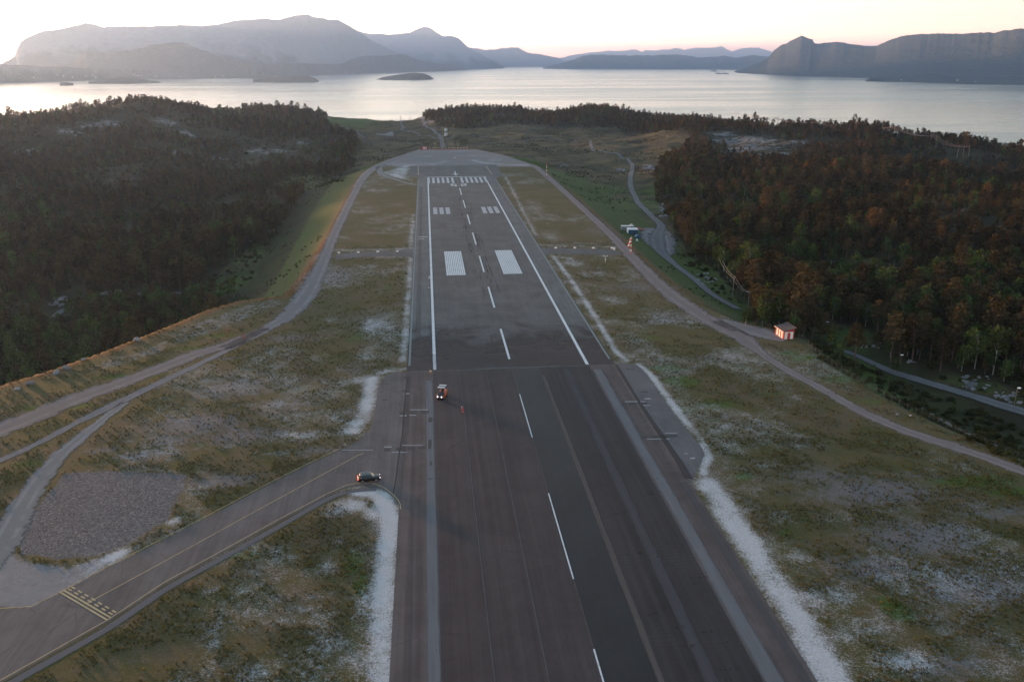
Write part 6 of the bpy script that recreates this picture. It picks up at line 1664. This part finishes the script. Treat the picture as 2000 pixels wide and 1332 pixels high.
# ---- wooden poles and lamps by the service road
WP = []
for px, base, top, lab in ((1401.3, 523, 500.5, 'behind the small green field'), (1430.5, 580, 540.5, 'close to the service road'), (1461, 600, 572, 'rising among the trees near the road end')):
    c_ = at(px, base); D = math.hypot(c_[0], c_[1]); h_ = max(6.5, float(at_d(px, top, D)[2]) - c_[2])
    t = empty('utility_pole', c_); tag(t, 'weathered wooden utility pole ' + lab, 'utility pole', 'utility poles by the service road')
    MB().tube([(0, 0, -.5), (0, 0, h_)], [.16, .11], 7).build('pole', flat_mat('grey_timber', (.30, .27, .24), .9), t); MB().box(0, 0, h_ - .5, 1.3, .12, .12).build('crossarm', WOOD, t)
    for s in (-1, 1): MB().tube([(s * .55, 0, h_ - .44), (s * .55, 0, h_ - .2)], .06, 6).build('insulator', LAMPW, t)
    WP.append([np.array((c_[0] + s * .55, c_[1], c_[2] + h_ - .2)) for s in (-1, 1)])
for k in range(2):
    for j in range(2): wire('overhead_wire', WP[k][j], WP[k + 1][j], 1.6, .035, flat_mat('pale_wire', (.45, .43, .40), .6), ['overhead wire from the field pole to the roadside pole', 'overhead wire from the roadside pole into the trees'][k], 'wire', 'wires of span %s' % ['one', 'two'][k])
for px, base, lx, ly, lab in ((1611.5, 647, 1616, 629, 'behind the shed, above the small meadow'), (1757.5, 714, 1761.5, 693, 'half hidden among birches by the road'), (1978, 803, 1990.5, 757.5, 'by the boulders at the right edge')):
    c_ = at(px, base); D = math.hypot(c_[0], c_[1]); lp_ = np.array(at_d(lx, ly, D - 1)); rel = lp_ - np.array(c_); h_ = float(rel[2])
    t = empty('street_lamp', c_); tag(t, 'slim street lamp with pale head ' + lab, 'street lamp', 'street lamps by the service road')
    MB().tube([(0, 0, -.3), (0, 0, h_ - .9), (rel[0] * .3, rel[1] * .3, h_ - .2), (rel[0] * .9, rel[1] * .9, h_)], [.11, .08, .06, .05], 6).build('pole', WOOD, t)
    MB().loft([[(rel[0] + x_ , rel[1] - w_, h_ - .14), (rel[0] + x_, rel[1] + w_, h_ - .14), (rel[0] + x_, rel[1] + w_ * .7, h_ + .14), (rel[0] + x_, rel[1] - w_ * .7, h_ + .14)] for x_, w_ in ((-.45, .2), (0, .34), (.45, .24))]).build('lamp_head', LAMPW, t, .04)
c_ = at(270, 199); D = math.hypot(c_[0], c_[1]); h_ = float(at_d(270, 187.5, D)[2]) - c_[2] + .5
t = empty('obstruction_light', c_); tag(t, 'mast with a lit red lamp on the left hilltop', 'light mast'); MB().tube([(0, 0, 0), (0, 0, h_)], .18, 6).build('pole', STEEL, t); MB().tube([(0, 0, h_), (0, 0, h_ + 1.0)], .5, 8).build('lamp', OBS, t)

# ---- fences
def fence(name, pts, label, step=4.0, hgt=1.9, post_m=RUSTF, wire_m=RUSTF, wires=4, maxn=95):
    Q = catmull([(p[0], p[1], 0) for p in pts], 1.0); s_ = np.concatenate([[0], np.cumsum([np.linalg.norm((b - a)[:2]) for a, b in zip(Q[:-1], Q[1:])])])
    n_ = min(maxn, int(s_[-1] / step)); P = [(float(np.interp(u, s_, [q[0] for q in Q])), float(np.interp(u, s_, [q[1] for q in Q]))) for u in np.linspace(0, s_[-1], n_ + 1)]
    Z = [float(terrain(*p)) for p in P]
    t = empty(name, (P[0][0], P[0][1], Z[0])); tag(t, label, 'fence')
    post = None; ox, oy, oz = P[0][0], P[0][1], Z[0]
    pm = None
    for (x, y), z in zip(P, Z):
        if pm is None:
            o = MB().tube([(0, 0, -.3), (0, 0, hgt)], .04, 5).build('post', post_m, t); pm = o
        else:
            o = pm.copy(); COL.objects.link(o); o.parent = t
        o.location = (x - ox, y - oy, z - oz)
    m = MB()
    for k in range(wires): m.tube([(x - ox, y - oy, z - oz + .15 + (hgt - .2) * k / (wires - 1)) for (x, y), z in zip(P, Z)], .010, 3, False)
    for (x, y), z, (x2, y2), z2 in zip(P[:-1], Z[:-1], P[1:], Z[1:]):
        for j in range(1, 9):
            u = j / 9; m.tube([(x + (x2 - x) * u - ox, y + (y2 - y) * u - oy, z + (z2 - z) * u - oz + .1), (x + (x2 - x) * u - ox, y + (y2 - y) * u - oy, z + (z2 - z) * u - oz + hgt - .1)], .006, 3, False)
    m.build('wire_mesh', wire_m, t)
    return t
fence('mesh_fence', pln([(1105, 362), (1145, 402), (1205, 458), (1248, 500), (1300, 546), (1340, 574), (1374, 594)]), 'rust-coloured mesh fence along the right edge of the plateau', 4.0)
GREYF = flat_mat('grey_fence_wire', (.13, .13, .125), .8)
fence('mesh_fence', pln([(1376, 594), (1400, 606), (1440, 624), (1480, 632), (1505, 638)]), 'grey mesh fence between the gravel track and the service road', 3.0, 1.9, GREYF, GREYF)
fence('mesh_fence', pln([(1558, 660), (1600, 693), (1650, 728), (1700, 757), (1750, 782), (1790, 800)]), 'grey mesh fence running downhill from the red and white shed', 2.6, 2.0, GREYF, GREYF)
fence('mesh_fence', pln([(1800, 803), (1840, 822), (1880, 842), (1940, 868), (2010, 897)]), 'grey mesh fence above the footpath at the right edge', 2.6, 2.0, GREYF, GREYF)
fence('mesh_fence', pln([(690, 368), (664, 415), (642, 458), (618, 500), (592, 540), (570, 566)]), 'rust-coloured mesh fence along the crest of the left embankment', 3.4, 2.0)
G0, G1 = [np.array(v) for v in pln([(441, 656), (480, 664)])]
t = empty('track_gate', (float(G0[0]), float(G0[1]), float(terrain(*G0))), heading(G0, G1)); tag(t, 'open rust-red frame gate across the left gravel track', 'gate'); Lg = float(np.linalg.norm(G1 - G0))
for x in (0, Lg * .16, Lg * .84, Lg): MB().tube([(x, 0, 0), (x, 0, 2.2)], .06, 6).build('post', RUSTF, t)
MB().tube([(0, 0, 2.2), (Lg, 0, 2.2)], .05, 6).build('top_rail', RUSTF, t)
for x0 in (0, Lg * .84):
    m = MB()
    for k in range(9): m.tube([(x0 + Lg * .16 * k / 8, 0, .1), (x0 + Lg * .16 * k / 8, 0, 2.1)], .03, 4)
    for k in range(6): m.tube([(x0, 0, .1 + k * .4), (x0 + Lg * .16, 0, .1 + k * .4)], .03, 4)
    m.build('mesh_panel', RUSTF, t)

# ---- boulders
n = NT('boulder_rock'); oi = n.n('ShaderNodeObjectInfo').outputs['Random']; f = n.noise(2.0, 5, .7, vec=n.gen('Object'))
ROCKM = n.bsdf(n.mix(n.math('MULTIPLY_ADD', oi, .5, n.math('MULTIPLY', f, .6)), (.06, .06, .065), (.33, .325, .33)), .95, normal=n.bump(f, .6, .2))
RK = []
for v in range(5):
    bm = bmesh.new(); bmesh.ops.create_icosphere(bm, subdivisions=3, radius=1.0)
    for w in bm.verts:
        c_ = w.co.normalized(); d = 1 + .32 * (mnoise.noise(c_ * 1.3 + Vector((v * 7, 3, 1)))) + .16 * mnoise.noise(c_ * 3.1 + Vector((v, 9, 2)))
        q_ = c_ * d; q_ = Vector((round(q_.x * 2.4) / 2.4 * .45 + q_.x * .55, round(q_.y * 2.4) / 2.4 * .45 + q_.y * .55, q_.z)); w.co = Vector((q_.x * 1.15, q_.y * .85, q_.z * .7))
    me = bpy.data.meshes.new('boulder'); bm.to_mesh(me); bm.free(); me.materials.append(ROCKM); RK.append(me)
rb = random.Random(5)
def boulders(pts, smin, smax, label, group):
    for px, py in pts:
        b = at(px, py); s = rb.uniform(smin, smax)
        o = link('boulder', RK[rb.randrange(5)]); o.location = (b[0], b[1], b[2] + s * .12); o.rotation_euler = (rb.uniform(-.3, .3), rb.uniform(-.3, .3), rb.uniform(0, 6.28)); o.scale = (s * rb.uniform(.8, 1.2), s * rb.uniform(.8, 1.2), s * rb.uniform(.7, 1.0))
        tag(o, label, 'boulder', group)
boulders([(110, 729), (130, 720), (163, 702), (182, 693), (268, 665), (245, 671), (60, 750), (34, 760)], .7, 1.25, 'grey boulder lying on the grassy crest above the left forest', 'boulders on the left crest')
jit = lambda cx, cy, rx, ry, n_: [(cx + rb.uniform(-rx, rx), cy + rb.uniform(-ry, ry)) for _ in range(n_)]
boulders(jit(1274, 328, 16, 4, 26), .9, 2.4, 'pale boulder in the white rock pile at the road junction', 'white rock pile')
boulders(jit(1212, 333, 9, 3, 10), .8, 1.8, 'dark-edged boulder in the small heap left of the road junction', 'small heap at the junction')
boulders(jit(1105, 322, 12, 4, 10), .6, 1.4, 'stone in the dark heap on the heath by the plateau edge', 'heap on the heath')
boulders(jit(1298, 412, 7, 13, 14), .7, 1.8, 'pale boulder at the forest edge above the parking area', 'boulders at forest edge')
boulders(jit(1380, 545, 20, 12, 22), .35, .95, 'pale boulder in the rubble beside the service road', 'roadside rubble')
boulders(jit(1905, 748, 26, 13, 26) + jit(1968, 776, 26, 11, 28), .25, .75, 'pale boulder in the rocky clearing by the right-hand lamp', 'rocky clearing')
boulders(jit(1700, 676, 22, 6, 12) + jit(1782, 705, 10, 4, 4), .4, .9, 'small pale stone on the upper verge of the lower road', 'stones on the verge')
boulders([(1749, 805), (1753, 810), (1778, 812), (1896, 806), (1905, 830)], .35, .6, 'small white stone on the slope between the two footpaths', 'stones on the slope')
boulders(jit(105, 590, 22, 8, 10) + jit(215, 572, 16, 5, 5), .9, 2.0, 'grey boulder beside the forest road in the left valley', 'boulders in the left valley')
# ------------------------------------------------------------------ houses far across the fjord
from mathutils.bvhtree import BVHTree
dg_ = None
LAND = [o for o in COL.objects if o.name.split('.')[0] in ('mountain', 'hill', 'island')]
VV_, FF_ = [], []
for o in LAND:
    b = len(VV_); VV_ += [v.co.copy() for v in o.data.vertices]; FF_ += [tuple(b + i for i in p.vertices) for p in o.data.polygons]
BV = BVHTree.FromPolygons(VV_, FF_)
HOUSEW = flat_mat('white_house_boards', (.5, .5, .49), .7); HOUSER = flat_mat('dark_slate_roof', (.10, .09, .09), .8)
HP = None
for i, (px, py) in enumerate([(112, 148), (124, 150), (141, 152), (168, 150), (181, 149), (187, 152), (262, 147), (269, 148.5), (276, 149), (305, 150), (352, 151), (420, 151), (436, 149.5), (538, 150.5), (676, 143), (690, 142.5), (38, 153), (66, 152.5), (1870, 158), (1905, 161), (1760, 157)]):
    dx, dy, dz = (float(v) for v in ray(px, py)); d = Vector((dx, dy, dz)).normalized()
    hit = BV.ray_cast(Vector((0, 0, CAMZ)), d)
    if hit[0] is None: continue
    loc = hit[0]
    if HP is None:
        HP = t = empty('house', loc)
        MB().box(0, 0, 3, 13, 10, 9).build('wall', HOUSEW, t); MB().loft([[(x, -5.6, 7.4), (x, 5.6, 7.4), (x, 0, 11.5)] for x in (-7, 7)]).build('roof', HOUSER, t)
    else:
        t = copy_tree(HP); t.location = loc
    t.rotation_euler = (0, 0, i * .7); s = .55 + .4 * ((i * 37) % 10) / 10; t.scale = (s, s, s)
    tag(t, 'tiny white house on the far %s shore of the fjord' % ('left' if px < 1000 else 'right'), 'house', 'houses on the far %s shore' % ('left' if px < 1000 else 'right'))
